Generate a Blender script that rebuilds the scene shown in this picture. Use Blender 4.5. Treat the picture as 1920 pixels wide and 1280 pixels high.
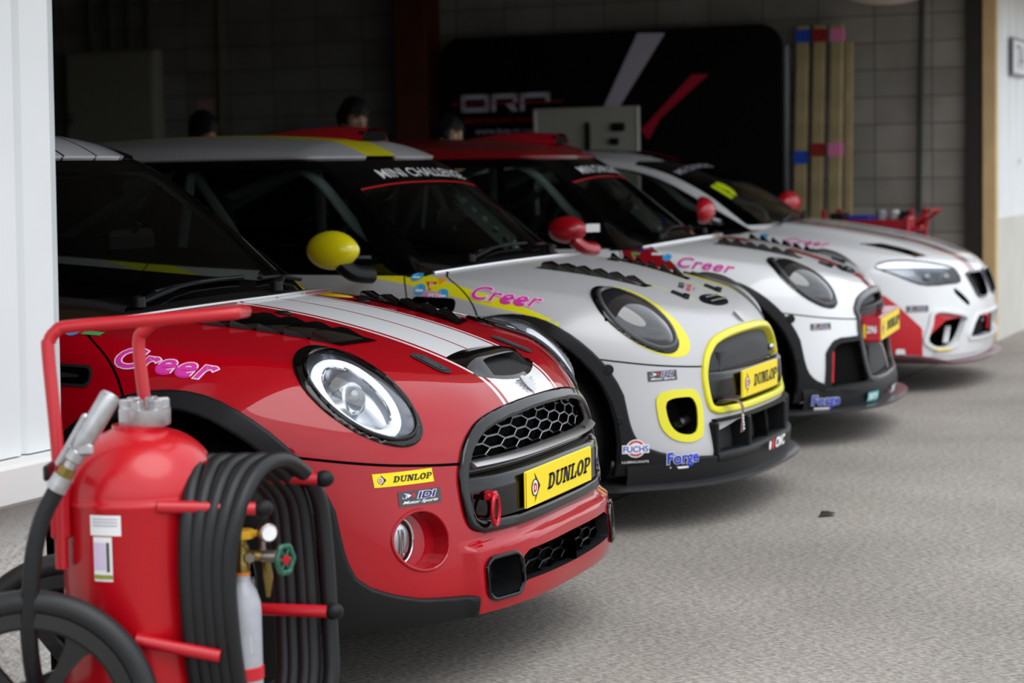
import bpy, math, random
import numpy as np
from mathutils import Vector, Matrix
random.seed(7)
for o in list(bpy.data.objects): bpy.data.objects.remove(o)
scn = bpy.context.scene; COL = scn.collection
PI = math.pi
# ================================================================ camera
CZ = -.055                                  # car frame -> ground at z = 0
FPX = 3882.0
cam_d = bpy.data.cameras.new('camera'); cam = bpy.data.objects.new('camera', cam_d); COL.objects.link(cam)
scn.camera = cam
cam_d.sensor_fit = 'HORIZONTAL'; cam_d.sensor_width = 36.0; cam_d.lens = FPX/1920*36.0
cam_d.clip_start = .05; cam_d.clip_end = 300
CAMP = np.array([2.513, -4.894, 1.278+CZ])
def cam_basis(yaw, pitch, roll):
    cy, sy = math.cos(yaw), math.sin(yaw)
    fwd = np.array([-sy, cy, 0]); right = np.array([cy, sy, 0]); up = np.array([0, 0, 1.])
    cp, sp = math.cos(pitch), math.sin(pitch); f2 = cp*fwd-sp*up; u2 = cp*up+sp*fwd
    cr, sr = math.cos(roll), math.sin(roll)
    return cr*right+sr*u2, cr*u2-sr*right, f2
CR, CU, CF = cam_basis(math.radians(21.05), math.radians(4.69), math.radians(-1.1))
cam.matrix_world = Matrix(((CR[0], CU[0], -CF[0], CAMP[0]), (CR[1], CU[1], -CF[1], CAMP[1]), (CR[2], CU[2], -CF[2], CAMP[2]), (0, 0, 0, 1)))
cam_d.dof.use_dof = True; cam_d.dof.focus_distance = 5.3; cam_d.dof.aperture_fstop = 3.6; cam_d.dof.aperture_blades = 9
# ================================================================ light: overcast sky
W = bpy.data.worlds.new('overcast'); scn.world = W; W.use_nodes = True
nt = W.node_tree; nt.nodes.clear()
wo = nt.nodes.new('ShaderNodeOutputWorld'); bg = nt.nodes.new('ShaderNodeBackground'); bg.inputs['Strength'].default_value = 1.0
tc = nt.nodes.new('ShaderNodeTexCoord'); sp_ = nt.nodes.new('ShaderNodeSeparateXYZ'); cr_ = nt.nodes.new('ShaderNodeValToRGB')
nz = nt.nodes.new('ShaderNodeTexNoise'); nz.inputs['Scale'].default_value = 2.2; nz.inputs['Detail'].default_value = 5
mp = nt.nodes.new('ShaderNodeMapping'); mp.inputs['Scale'].default_value = (1, 1, 2.5)
mixn = nt.nodes.new('ShaderNodeMix'); mixn.data_type = 'RGBA'; mixn.blend_type = 'MULTIPLY'; mixn.inputs['Factor'].default_value = .55
cr2 = nt.nodes.new('ShaderNodeValToRGB'); cr2.color_ramp.elements[0].position = .3; cr2.color_ramp.elements[0].color = (.62, .65, .70, 1); cr2.color_ramp.elements[1].position = .65
cr_.color_ramp.elements[0].position = .47; cr_.color_ramp.elements[0].color = (.22, .22, .21, 1)
cr_.color_ramp.elements[1].position = .53; cr_.color_ramp.elements[1].color = (.86, .90, .95, 1)
e3 = cr_.color_ramp.elements.new(1.0); e3.color = (1.0, 1.04, 1.1, 1)
ma = nt.nodes.new('ShaderNodeMath'); ma.operation = 'MULTIPLY_ADD'; ma.inputs[1].default_value = .5; ma.inputs[2].default_value = .5
L = nt.links
L.new(tc.outputs['Generated'], sp_.inputs[0]); L.new(sp_.outputs['Z'], ma.inputs[0]); L.new(ma.outputs[0], cr_.inputs[0])
L.new(tc.outputs['Generated'], mp.inputs[0]); L.new(mp.outputs[0], nz.inputs['Vector']); L.new(nz.outputs[0], cr2.inputs[0])
L.new(cr_.outputs[0], mixn.inputs[6]); L.new(cr2.outputs[0], mixn.inputs[7]); L.new(mixn.outputs[2], bg.inputs['Color']); L.new(bg.outputs[0], wo.inputs[0])
sun_d = bpy.data.lights.new('sun', 'SUN'); sun_d.energy = 0.9; sun_d.angle = math.radians(50); sun_d.color = (1, .985, .96)
sun = bpy.data.objects.new('sun', sun_d); COL.objects.link(sun); sun.location = (8, -6, 12)
sun.rotation_euler = Vector((-.62, .35, -1.0)).to_track_quat('-Z', 'Y').to_euler()
vs = scn.view_settings; vs.view_transform = 'Standard'; vs.look = 'None'; vs.gamma = 1.0; vs.use_curve_mapping = False
vs.exposure = 0.66
#GEO-BEGIN
# ---------------------------------------------------------------- numeric tools
class Spl:
    """natural cubic spline with straight ends"""
    def __init__(s, pts):
        pts = sorted(pts)
        s.x = np.array([p[0] for p in pts], float); s.y = np.array([p[1] for p in pts], float)
        n = len(pts); h = np.diff(s.x); A = np.eye(n); b = np.zeros(n)
        for i in range(1, n-1):
            A[i, i-1] = h[i-1]; A[i, i] = 2*(h[i-1]+h[i]); A[i, i+1] = h[i]
            b[i] = 6*((s.y[i+1]-s.y[i])/h[i]-(s.y[i]-s.y[i-1])/h[i-1])
        s.m = np.linalg.solve(A, b); s.h = h
        s.d0 = (s.y[1]-s.y[0])/h[0]-h[0]*(2*s.m[0]+s.m[1])/6
        s.d1 = (s.y[-1]-s.y[-2])/h[-1]+h[-1]*(s.m[-2]+2*s.m[-1])/6
    def __call__(s, v):
        v = np.asarray(v, float); c = np.clip(v, s.x[0], s.x[-1])
        i = np.clip(np.searchsorted(s.x, c)-1, 0, len(s.h)-1)
        h = s.h[i]; a = (s.x[i+1]-c)/h; b = (c-s.x[i])/h
        r = a*s.y[i]+b*s.y[i+1]+((a**3-a)*s.m[i]+(b**3-b)*s.m[i+1])*h*h/6
        return r+np.minimum(v-s.x[0], 0)*s.d0+np.maximum(v-s.x[-1], 0)*s.d1
def rmax(fs, k):
    """rounded maximum: fillet radius k where the faces meet"""
    a = sum(np.maximum(f+k, 0)**2 for f in fs)
    return np.where(a > 0, np.sqrt(a)-k, np.max(np.stack(fs), 0))
def smooth(a, b, x):
    t = np.clip((x-a)/(b-a), 0, 1); return t*t*(3-2*t)
def grad(F, P, e=1e-4):
    g = np.stack([F(P+np.eye(3)[i]*e)-F(P-np.eye(3)[i]*e) for i in range(3)], -1)
    return g/(np.linalg.norm(g, axis=-1, keepdims=True)+1e-12)
def cast(F, O, D, t0=0.0, t1=2.6, steps=90):
    """first outward crossing of F=0 along rays O+tD, starting inside"""
    lo = np.full(len(O), t0); hi = np.full(len(O), t1); found = np.zeros(len(O), bool); prev = lo.copy()
    for s in range(1, steps+1):
        t = t0+(t1-t0)*s/steps; v = F(O+D*t)
        new = (~found) & (v > 0); hi[new] = t; lo[new] = t0+(t1-t0)*(s-1)/steps; found |= new
    for _ in range(26):
        m = (lo+hi)/2; v = F(O+D*m[:, None]) > 0; hi = np.where(v, m, hi); lo = np.where(v, lo, m)
    return O+D*((lo+hi)/2)[:, None]
class Sheet:
    """polygon soup with shared vertices and smooth normals that can be split along level curves"""
    def __init__(s, V, N, F):
        s.V = V; s.N = N; s.F = F
    @staticmethod
    def grid(P, N):
        a, b = P.shape[:2]; idx = np.arange(a*b).reshape(a, b)
        F = [(idx[i, j], idx[i, j+1], idx[i+1, j+1], idx[i+1, j]) for i in range(a-1) for j in range(b-1)]
        return Sheet(P.reshape(-1, 3), N.reshape(-1, 3), F)
    def copy(s): return Sheet(s.V.copy(), s.N.copy(), list(s.F))
    def split(s, g, eps=2e-5):
        v = g(s.V); v = np.where(np.abs(v) < eps, 0.0, v)
        sg = np.sign(v).astype(int); newV = []; newN = []; cache = {}; base = len(s.V); out = []
        sgl = sg.tolist(); vl = v
        for f in s.F:
            q = [sgl[i] for i in f]
            if min(q) >= 0 or max(q) <= 0: out.append(f); continue
            pos = []; neg = []; n = len(f)
            for k in range(n):
                i, j = f[k], f[(k+1) % n]
                if sgl[i] >= 0: pos.append(i)
                if sgl[i] <= 0: neg.append(i)
                if sgl[i]*sgl[j] < 0:
                    key = (i, j) if i < j else (j, i); c = cache.get(key)
                    if c is None:
                        a, b = key; t = vl[a]/(vl[a]-vl[b]); c = base+len(newV)
                        newV.append(s.V[a]*(1-t)+s.V[b]*t); nn = s.N[a]*(1-t)+s.N[b]*t
                        newN.append(nn/np.linalg.norm(nn)); cache[key] = c
                    pos.append(c); neg.append(c)
            if len(pos) >= 3: out.append(tuple(pos))
            if len(neg) >= 3: out.append(tuple(neg))
        if newV: s.V = np.vstack([s.V, newV]); s.N = np.vstack([s.N, newN])
        s.F = out; return s
    def cent(s):
        return np.array([s.V[list(f)].mean(0) for f in s.F]) if s.F else np.zeros((0, 3))
    def sub(s, mask):
        F = [f for f, m in zip(s.F, mask) if m]
        if not F: return Sheet(np.zeros((0, 3)), np.zeros((0, 3)), [])
        use = np.unique(np.concatenate([np.array(f) for f in F])); mp = np.full(len(s.V), -1); mp[use] = np.arange(len(use))
        return Sheet(s.V[use].copy(), s.N[use].copy(), [tuple(int(mp[i]) for i in f) for f in F])
    def take(s, g):
        """split at g=0, return (inside g<0, outside)"""
        s.split(g); m = g(s.cent()) < 0
        return s.sub(m), s.sub(~m)
    def band(s, f, w, cond):
        """take the thin strip |f| < w where cond holds"""
        for sg in (1, -1): s.split(lambda Q: np.where(cond(Q), f(Q)+sg*w, .05))
        c = s.cent(); m = (np.abs(f(c)) < w) & cond(c); return s.sub(m), s.sub(~m)
    def raised(s, g, h, r, base=-.004):
        """raised panel whose rim (g=0) is rounded with radius r"""
        q = s.copy()
        for d in (.12, .35, .65, 1.0): q.split(lambda Q, d=d: g(Q)+r*d)
        d = np.clip(-g(q.V), 0, r); H = h-r+np.sqrt(np.maximum(r*r-(r-d)**2, 0)); V0 = q.V.copy(); q.V = q.V+q.N*H[:, None]
        nn = np.zeros_like(q.V)
        for f in q.F:
            p = q.V[list(f)]; c = np.zeros(3)
            for k in range(1, len(f)-1): c += np.cross(p[k]-p[0], p[k+1]-p[0])
            nn[list(f)] += c*(1 if c@q.N[f[0]] > 0 else -1)
        l = np.linalg.norm(nn, axis=1, keepdims=True); on = (d < r*.999)[:, None] & (l > 1e-13); bd = q.border(); N0 = q.N.copy(); q.N = np.where(on, nn/np.maximum(l, 1e-13), q.N)
        # walls
        vid = sorted({a for e in bd for a in e}); m = {a: i for i, a in enumerate(vid)}; bn = np.zeros((len(vid), 3))
        for a, b in bd:
            o = np.cross(V0[b]-V0[a], N0[a]); bn[m[a]] += o; bn[m[b]] += o
        O = bn/(np.linalg.norm(bn, axis=1, keepdims=True)+1e-12); n = len(q.V); k = len(vid)
        V = np.vstack([q.V, q.V[vid], V0[vid]+N0[vid]*base]); N = np.vstack([q.N, O, O])
        F = list(q.F)+[(n+m[b], n+m[a], n+k+m[a], n+k+m[b]) for a, b in bd]
        return Sheet(V, N, F)
    def border(s):
        e = {}
        for f in s.F:
            for k in range(len(f)): e[(f[k], f[(k+1) % len(f)])] = 1
        return [(a, b) for (a, b) in e if (b, a) not in e]
    def offset(s, h): return Sheet(s.V+s.N*h, s.N.copy(), list(s.F))
    def shell(s, h, d=0.0, round_=0.0):
        """raised panel: outer skin at h, side walls going down to d"""
        n = len(s.V); bd = s.border(); V = [s.V+s.N*h]; N = [s.N]; F = list(s.F)
        if not bd: return Sheet(V[0], s.N.copy(), F)
        # outward border directions
        bn = {}
        for a, b in bd:
            t = s.V[b]-s.V[a]; o = np.cross(t, s.N[a]); l = np.linalg.norm(o)
            if l < 1e-12: continue
            for q in (a, b): bn[q] = bn.get(q, 0)+o
        vid = sorted({q for e in bd for q in e}); m = {q: i for i, q in enumerate(vid)}
        O = np.array([bn.get(q, s.N[q])/(np.linalg.norm(bn.get(q, s.N[q]))+1e-9) for q in vid])
        P = s.V[vid]; Nn = s.N[vid]; r = round_; tot = n
        if r > 0:
            # pull the rim in by r and drop around a quarter round
            V[0] = V[0].copy(); V[0][vid] -= O*r
            rings = []
            for k in range(0, 4):
                a = k/3*math.pi/2
                rings.append((P+Nn*(h-r+r*math.cos(a))-O*(r-r*math.sin(a)), Nn*math.cos(a)+O*math.sin(a)))
        else:
            rings = [(P+Nn*h, O)]
        rings.append((P+Nn*d, O)); ids = []
        for k, (pp, nn) in enumerate(rings):
            V.append(pp); N.append(nn); ids.append(tot); tot += len(vid)
        for a, b in bd:
            ia, ib = m[a], m[b]
            for k in range(len(rings)-1):
                F.append((ids[k]+ib, ids[k]+ia, ids[k+1]+ia, ids[k+1]+ib))
        return Sheet(np.vstack(V), np.vstack(N), F)
    def mirror(s):
        M = np.array([1, -1, 1]); return Sheet(s.V*M, s.N*M, [tuple(reversed(f)) for f in s.F])
    def join(s, o):
        b = len(s.V); return Sheet(np.vstack([s.V, o.V]), np.vstack([s.N, o.N]), list(s.F)+[tuple(i+b for i in f) for f in o.F])
def crspline(pts, closed=True, n=10):
    P = np.array(pts, float); m = len(P); out = []
    rng = range(m) if closed else range(m-1)
    for i in rng:
        g = (lambda k: P[k % m]) if closed else (lambda k: P[min(max(k, 0), m-1)])
        p0, p1, p2, p3 = g(i-1), g(i), g(i+1), g(i+2)
        for k in range(n):
            t = k/n; out.append(.5*((2*p1)+(-p0+p2)*t+(2*p0-5*p1+4*p2-p3)*t*t+(-p0+3*p1-3*p2+p3)*t**3))
    if not closed: out.append(P[-1])
    return np.array(out)
def sdf(poly, Q):
    """signed distance (negative inside) of 2d points Q to a closed polygon"""
    poly = np.asarray(poly, float); d = np.full(len(Q), 1e9); ins = np.zeros(len(Q), bool)
    lo = poly.min(0)-.05; hi = poly.max(0)+.05
    near = np.all((Q > lo) & (Q < hi), 1); q = Q[near]; dd = np.full(len(q), 1e9); ii = np.zeros(len(q), bool)
    n = len(poly)
    for i in range(n):
        a, b = poly[i], poly[(i+1) % n]; e = b-a; w = q-a
        t = np.clip((w@e)/(e@e+1e-18), 0, 1); dd = np.minimum(dd, np.linalg.norm(w-t[:, None]*e, axis=1))
        c = ((a[1] > q[:, 1]) != (b[1] > q[:, 1])); xx = a[0]+(q[:, 1]-a[1])*(b[0]-a[0])/(b[1]-a[1]+1e-30)
        ii ^= c & (q[:, 0] < xx)
    d[near] = dd; ins[near] = ii; d[~near] = .05
    return np.where(ins, -d, d)
def sdl(line, Q):
    """distance of 2d points to an open polyline"""
    line = np.asarray(line, float); d = np.full(len(Q), 1e9)
    for a, b in zip(line[:-1], line[1:]):
        e = b-a; w = Q-a; t = np.clip((w@e)/(e@e+1e-18), 0, 1); d = np.minimum(d, np.linalg.norm(w-t[:, None]*e, axis=1))
    return d
# ---------------------------------------------------------------- small hatchback: outer shape
# frame: x forward from the front axle, y to the left, z up from the ground
Z_C = Spl([(-3.2, 1.0), (-2.4, 1.055), (-1.8, 1.05), (-1.2, 1.012), (-.8, .988), (-.35, .972), (-.1, .962), (.1, .936), (.3, .893), (.45, .848), (.57, .80), (.66, .752), (.74, .69), (.9, .5)])
Z_DROP = Spl([(-3.2, .05), (-.8, .03), (-.2, .03), (.1, .038), (.3, .034), (.5, .028), (.8, .02)])
Y_P = Spl([(-3.2, .70), (-2.9, .79), (-2.4, .845), (-1.7, .84), (-1, .832), (-.5, .835), (0, .845), (.25, .835), (.45, .80), (.7, .74)])
Y_Z = Spl([(0, -.05), (.2, -.035), (.35, -.01), (.5, 0), (.62, 0), (.72, -.008), (.82, -.04), (.92, -.08), (1.02, -.14)])
X_Z = Spl([(0, .70), (.18, .735), (.26, .765), (.36, .765), (.46, .75), (.6, .727), (.7, .712), (.78, .70), (1, .64)])
X_R = Spl([(0, -2.95), (.3, -3.04), (.5, -3.06), (.7, -3.03), (.95, -2.93), (1.2, -2.8)])
def body_F(P):
    x, y, z = P[..., 0], np.abs(P[..., 1]), P[..., 2]
    fz = (z-(Z_C(x)-Z_DROP(x)*(y/.6)**2.2))
    fy = y-(Y_P(x)+Y_Z(z))
    fx = (x-(X_Z(z)-.60*np.minimum(y, 1.1)**3))/np.sqrt(1+.6*np.minimum(y, .9)**4)
    fr = (X_R(z)+.25*y**3)-x
    k = .10-.045*smooth(.3, -.1, x)+.05*smooth(.1, .45, x)*smooth(.25, .55, y)-.03*smooth(.3, 0, y)
    return rmax([fz, fy, fx, fr], k)
def fan(F, x_front, x_back, z0, n_az, n_side, el, mid=None, dx=None):
    """half surface (y<=0): nose fan around x_front, ribs to x_back, tail fan. el: elevation list in rad"""
    el = np.array(el); D = []; O = []
    for i in range(n_az+1):
        a = math.pi/2*i/n_az
        D.append(np.stack([np.cos(el)*math.cos(a), -np.cos(el)*math.sin(a), np.sin(el)], -1)); O.append(np.tile([x_front, 0, z0], (len(el), 1)))
    for i in range(1, n_side+1):
        x = x_front+(x_back-x_front)*i/n_side
        D.append(np.stack([0*el, -np.cos(el), np.sin(el)], -1)); O.append(np.tile([x, 0, z0], (len(el), 1)))
    nt = max(8, n_az//5)
    for i in range(1, nt+1):
        a = math.pi/2*i/nt
        D.append(np.stack([-np.cos(el)*math.sin(a), -np.cos(el)*math.cos(a), np.sin(el)], -1)); O.append(np.tile([x_back, 0, z0], (len(el), 1)))
    D = np.array(D); O = np.array(O); sh = D.shape
    P = cast(F, O.reshape(-1, 3), D.reshape(-1, 3)).reshape(sh)
    P[0, :, 1] = 0; P[-1, :, 1] = 0
    N = grad(F, P.reshape(-1, 3)+1e-9).reshape(sh); N[0, :, 1] = 0; N[-1, :, 1] = 0
    return P, N
def elevs(F, o, d0, lo, hi, n, split=None):
    """elevation angles evenly spaced by arc length on the profile in the plane of azimuth d0"""
    e = np.linspace(lo, hi, 600); D = np.stack([np.cos(e)*d0[0], np.cos(e)*d0[1], np.sin(e)], -1)
    P = cast(F, np.tile(o, (600, 1)), D); s = np.r_[0, np.cumsum(np.linalg.norm(np.diff(P, axis=0), axis=1))]
    return np.interp(np.linspace(0, s[-1], n), s, e)
# greenhouse
W_SL = 1.22
Z_RF = Spl([(-.5, 1.34), (-.75, 1.392), (-.95, 1.413), (-1.2, 1.426), (-1.6, 1.428), (-2.1, 1.405), (-2.5, 1.36), (-2.9, 1.29)])
def cab_F(P, grow=0.0):
    x, y, z = P[..., 0], np.abs(P[..., 1]), P[..., 2]
    yy = np.minimum(y, 1.0)
    fx = (x-(-.20-.30*yy**2.5-(z-.96)*W_SL-.15*(z-.96)**2))/math.sqrt(1+W_SL**2)
    fy = (y-(.705-(z-.96)*.33-.05*smooth(-1.2, -2.8, x)))/1.05
    fz = z-(Z_RF(x)-.055*(yy/.55)**2.4)
    fr = ((-2.93+(z-.95)*.62+.12*yy**2)-x)/1.17
    return rmax([fx, fy, fz, fr], .055)-grow
def union_F(P): return np.minimum(body_F(P), cab_F(P))
# ---------------------------------------------------------------- coupe: outer shape
K_Z = Spl([(-3.75, .92), (-3.3, .96), (-2.5, .99), (-1, .985), (-.4, .98), (-.25, .968), (0, .935), (.3, .880), (.5, .828), (.64, .775), (.74, .715), (.80, .63)])
K_YP = Spl([(-3.7, .72), (-3.4, .84), (-2.7, .925), (-2.2, .90), (-1.3, .86), (-.6, .865), (0, .91), (.3, .90), (.5, .85), (.8, .74)])
K_YZ = Spl([(0, -.06), (.2, -.04), (.35, -.012), (.5, 0), (.64, 0), (.76, -.02), (.86, -.06), (.95, -.12), (1.05, -.20)])
K_XZ = Spl([(0, .76), (.2, .79), (.3, .805), (.42, .81), (.5, .805), (.6, .79), (.7, .765), (.8, .72)])
def kbody_F(P):
    x, y, z = P[..., 0], np.abs(P[..., 1]), P[..., 2]
    fz = z-(K_Z(x)-.055*(y/.7)**2.4+.012*np.exp(-((y-.45)/.10)**2)*smooth(.7, .2, x))
    fy = y-(K_YP(x)+K_YZ(z)); fx = (x-(K_XZ(z)-.52*np.minimum(y, 1.1)**3))/np.sqrt(1+.5*np.minimum(y, .9)**4)
    fr = (-3.66+.3*(z-.6)**2+.2*y**3)-x
    return rmax([fz, fy, fx, fr], .10-.03*smooth(.3, -.1, x))
K_RF = Spl([(-.5, 1.20), (-.8, 1.285), (-1.0, 1.34), (-1.3, 1.39), (-1.6, 1.40), (-2.0, 1.375), (-2.4, 1.30), (-2.8, 1.19), (-3.2, 1.04), (-3.5, .92)])
def kcab_F(P):
    x, y, z = P[..., 0], np.abs(P[..., 1]), P[..., 2]; yy = np.minimum(y, 1.0)
    fx = (x-(-.25-.42*yy**2.5-(z-.96)*1.62))/1.9
    fy = (y-(.735-(z-.96)*.42-.10*smooth(-1.4, -3.2, x)))/1.08
    fz = z-(K_RF(x)-.06*(yy/.55)**2.4)
    return rmax([fx, fy, fz, -3.45-x], .06)
#GEO-END
# ================================================================ helpers
MATS = {}
def lin(h):
    return tuple(((c/255)/12.92 if c/255 <= .04045 else ((c/255+.055)/1.055)**2.4) for c in h)
def mat(name, col, rough=.5, metal=0.0, coat=0.0, spec=.5, trans=0.0, emit=None, es=0, coat_rough=.03, bump=None, noise=None, flake=False, sheen=0):
    """col is sRGB 0..255"""
    if name in MATS: return MATS[name]
    m = bpy.data.materials.new(name); m.use_nodes = True; n = m.node_tree; b = n.nodes['Principled BSDF']
    c = lin(col)+(1,); b.inputs['Base Color'].default_value = c; m.diffuse_color = c
    b.inputs['Roughness'].default_value = rough; b.inputs['Metallic'].default_value = metal
    b.inputs['Coat Weight'].default_value = coat; b.inputs['Coat Roughness'].default_value = coat_rough
    b.inputs['Specular IOR Level'].default_value = spec; b.inputs['Transmission Weight'].default_value = trans
    if sheen: b.inputs['Sheen Weight'].default_value = sheen
    if emit: b.inputs['Emission Color'].default_value = lin(emit)+(1,); b.inputs['Emission Strength'].default_value = es
    if noise:      # (scale, amount) value mottling
        tcn = n.nodes.new('ShaderNodeTexCoord'); no = n.nodes.new('ShaderNodeTexNoise'); no.inputs['Scale'].default_value = noise[0]; no.inputs['Detail'].default_value = 6
        r = n.nodes.new('ShaderNodeValToRGB'); a = noise[1]
        r.color_ramp.elements[0].position = .3; r.color_ramp.elements[0].color = tuple(v*(1-a) for v in c[:3])+(1,)
        r.color_ramp.elements[1].position = .7; r.color_ramp.elements[1].color = tuple(min(1, v*(1+a)) for v in c[:3])+(1,)
        n.links.new(tcn.outputs['Object'], no.inputs['Vector']); n.links.new(no.outputs[0], r.inputs[0]); n.links.new(r.outputs[0], b.inputs['Base Color'])
    if bump:       # (scale, strength, distance)
        tcn = n.nodes.new('ShaderNodeTexCoord'); no = n.nodes.new('ShaderNodeTexNoise'); no.inputs['Scale'].default_value = bump[0]; no.inputs['Detail'].default_value = 4
        bu = n.nodes.new('ShaderNodeBump'); bu.inputs['Strength'].default_value = bump[1]; bu.inputs['Distance'].default_value = bump[2]
        n.links.new(tcn.outputs['Object'], no.inputs['Vector']); n.links.new(no.outputs[0], bu.inputs['Height']); n.links.new(bu.outputs[0], b.inputs['Normal'])
    MATS[name] = m; return m
def glass(name, tint=(1, 1, 1), refl=1.0, rough=.0, alpha_mix=0.0, dark=(10, 10, 10)):
    """thin clear sheet: tinted see-through plus fresnel reflection"""
    if name in MATS: return MATS[name]
    m = bpy.data.materials.new(name); m.use_nodes = True; n = m.node_tree; n.nodes.clear()
    out = n.nodes.new('ShaderNodeOutputMaterial'); tr = n.nodes.new('ShaderNodeBsdfTransparent'); tr.inputs[0].default_value = tint+(1,)
    gl = n.nodes.new('ShaderNodeBsdfGlossy'); gl.inputs['Roughness'].default_value = rough
    lw = n.nodes.new('ShaderNodeFresnel'); lw.inputs[0].default_value = 1.52
    mu = n.nodes.new('ShaderNodeMath'); mu.operation = 'MULTIPLY'; mu.inputs[1].default_value = refl; mu.use_clamp = True
    mx = n.nodes.new('ShaderNodeMixShader'); n.links.new(lw.outputs[0], mu.inputs[0]); n.links.new(mu.outputs[0], mx.inputs[0])
    n.links.new(tr.outputs[0], mx.inputs[1]); n.links.new(gl.outputs[0], mx.inputs[2]); n.links.new(mx.outputs[0], out.inputs[0])
    m.diffuse_color = (.2, .25, .25, .4); MATS[name] = m; return m
def put(o, parent=None, label=None, cat=None, group=None, kind=None):
    COL.objects.link(o)
    if parent is not None: o.parent = parent
    if label: o['label'] = label
    if cat: o['category'] = cat
    if group: o['group'] = group
    if kind: o['kind'] = kind
    return o
def empty(name, loc, rotz=0, **k):
    o = bpy.data.objects.new(name, None); o.location = loc; o.rotation_euler = (0, 0, rotz); o.empty_display_size = .1
    return put(o, **k)
class MB:
    """mesh builder in plain arrays"""
    def __init__(s): s.v = []; s.f = []; s.m = []
    def add(s, V, F, m=0):
        b = len(s.v); s.v += [tuple(map(float, p)) for p in V]; s.f += [tuple(int(i)+b for i in f) for f in F]; s.m += [m]*len(F); return s
    def box(s, c, d, R=None, m=0, bev=0.0):
        hx, hy, hz = d[0]/2, d[1]/2, d[2]/2; b = min(bev, hx*.95, hy*.95, hz*.95)
        if b <= 0:
            V = np.array([(x, y, z) for x in (-hx, hx) for y in (-hy, hy) for z in (-hz, hz)])
            F = [(0, 1, 3, 2), (4, 6, 7, 5), (0, 4, 5, 1), (2, 3, 7, 6), (0, 2, 6, 4), (1, 5, 7, 3)]
        else:
            # chamfered box: 24 vertices
            V = []; idx = {}
            for sx in (-1, 1):
                for sy in (-1, 1):
                    for sz in (-1, 1):
                        for k in range(3):
                            p = [sx*(hx-b), sy*(hy-b), sz*(hz-b)]; p[k] = (sx*hx, sy*hy, sz*hz)[k]
                            idx[(sx, sy, sz, k)] = len(V); V.append(p)
            V = np.array(V); F = []
            def q(*a): F.append(tuple(idx[t] for t in a))
            for k in range(3):
                i, j = [(1, 2), (2, 0), (0, 1)][k]
                for sg in (-1, 1):
                    def S(a, c_):
                        t = [0, 0, 0]; t[k] = sg; t[i] = a; t[j] = c_; return (*t, k)
                    L4 = [S(-1, -1), S(1, -1), S(1, 1), S(-1, 1)]; q(*(L4 if sg > 0 else L4[::-1]))
            for k in range(3):
                i, j = [(1, 2), (2, 0), (0, 1)][k]
                for si in (-1, 1):
                    for sj in (-1, 1):
                        def T(a, w):
                            t = [0, 0, 0]; t[k] = a; t[i] = si; t[j] = sj; return (*t, w)
                        L4 = [T(-1, i), T(1, i), T(1, j), T(-1, j)]; q(*(L4 if si*sj > 0 else L4[::-1]))
            for sx in (-1, 1):
                for sy in (-1, 1):
                    for sz in (-1, 1):
                        L3 = [(sx, sy, sz, 0), (sx, sy, sz, 1), (sx, sy, sz, 2)]; q(*(L3 if sx*sy*sz > 0 else L3[::-1]))
        if R is not None: V = V@np.array(R).T
        return s.add(V+np.array(c), F, m)
    def tube(s, pts, r, n=12, m=0, closed=False, caps=True, flat=None):
        P = np.array(pts, float); k = len(P); rr = np.full(k, r) if np.isscalar(r) else np.array(r, float)
        T = np.zeros_like(P)
        for i in range(k):
            a = P[(i-1) % k] if (closed or i > 0) else P[i]; b = P[(i+1) % k] if (closed or i < k-1) else P[i]
            T[i] = (b-a)/(np.linalg.norm(b-a)+1e-12)
        up = np.array([0, 0, 1.]) if abs(T[0][2]) < .9 else np.array([1., 0, 0])
        u = np.cross(T[0], up); u /= np.linalg.norm(u); V = []
        for i in range(k):
            u = u-T[i]*(u@T[i]); u /= np.linalg.norm(u)+1e-12; w = np.cross(T[i], u)
            for j in range(n):
                a = 2*PI*j/n; V.append(P[i]+rr[i]*(math.cos(a)*u+math.sin(a)*w*(flat or 1)))
        F = []
        for i in range(k if closed else k-1):
            for j in range(n):
                a, b = i*n+j, i*n+(j+1) % n; c, d = ((i+1) % k)*n+(j+1) % n, ((i+1) % k)*n+j
                F.append((a, b, c, d))
        if caps and not closed: F += [tuple(range(n))[::-1], tuple((k-1)*n+j for j in range(n))]
        return s.add(V, F, m)
    def lathe(s, prof, c, ax=(0, 0, 1), n=32, m=0, close=False):
        """prof: list of (radius, height along axis)"""
        ax = np.array(ax, float); ax /= np.linalg.norm(ax); t = np.array([1., 0, 0]) if abs(ax[0]) < .8 else np.array([0, 1., 0])
        u = np.cross(ax, t); u /= np.linalg.norm(u); w = np.cross(ax, u); V = []; F = []
        for r, h in prof:
            for j in range(n):
                a = 2*PI*j/n; V.append(np.array(c)+ax*h+r*(math.cos(a)*u+math.sin(a)*w))
        k = len(prof)
        for i in range(k if close else k-1):
            for j in range(n):
                a, b = i*n+j, i*n+(j+1) % n; i2 = (i+1) % k; F.append((a, b, i2*n+(j+1) % n, i2*n+j))
        if not close:
            if prof[0][0] > 1e-6: F.append(tuple(range(n))[::-1])
            if prof[-1][0] > 1e-6: F.append(tuple((k-1)*n+j for j in range(n)))
        return s.add(V, F, m)
    def prism(s, poly, o, u, v, w, h, m=0):
        """extrude a 2d polygon laid in the u,v plane by h along w, from o"""
        o, u, v, w = map(lambda a: np.array(a, float), (o, u, v, w)); n = len(poly)
        A = [o+u*a+v*b for a, b in poly]; B = [p+w*h for p in A]
        F = [tuple(range(n))[::-1], tuple(range(n, 2*n))]+[(i, (i+1) % n, n+(i+1) % n, n+i) for i in range(n)]
        return s.add(A+B, F, m)
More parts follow.
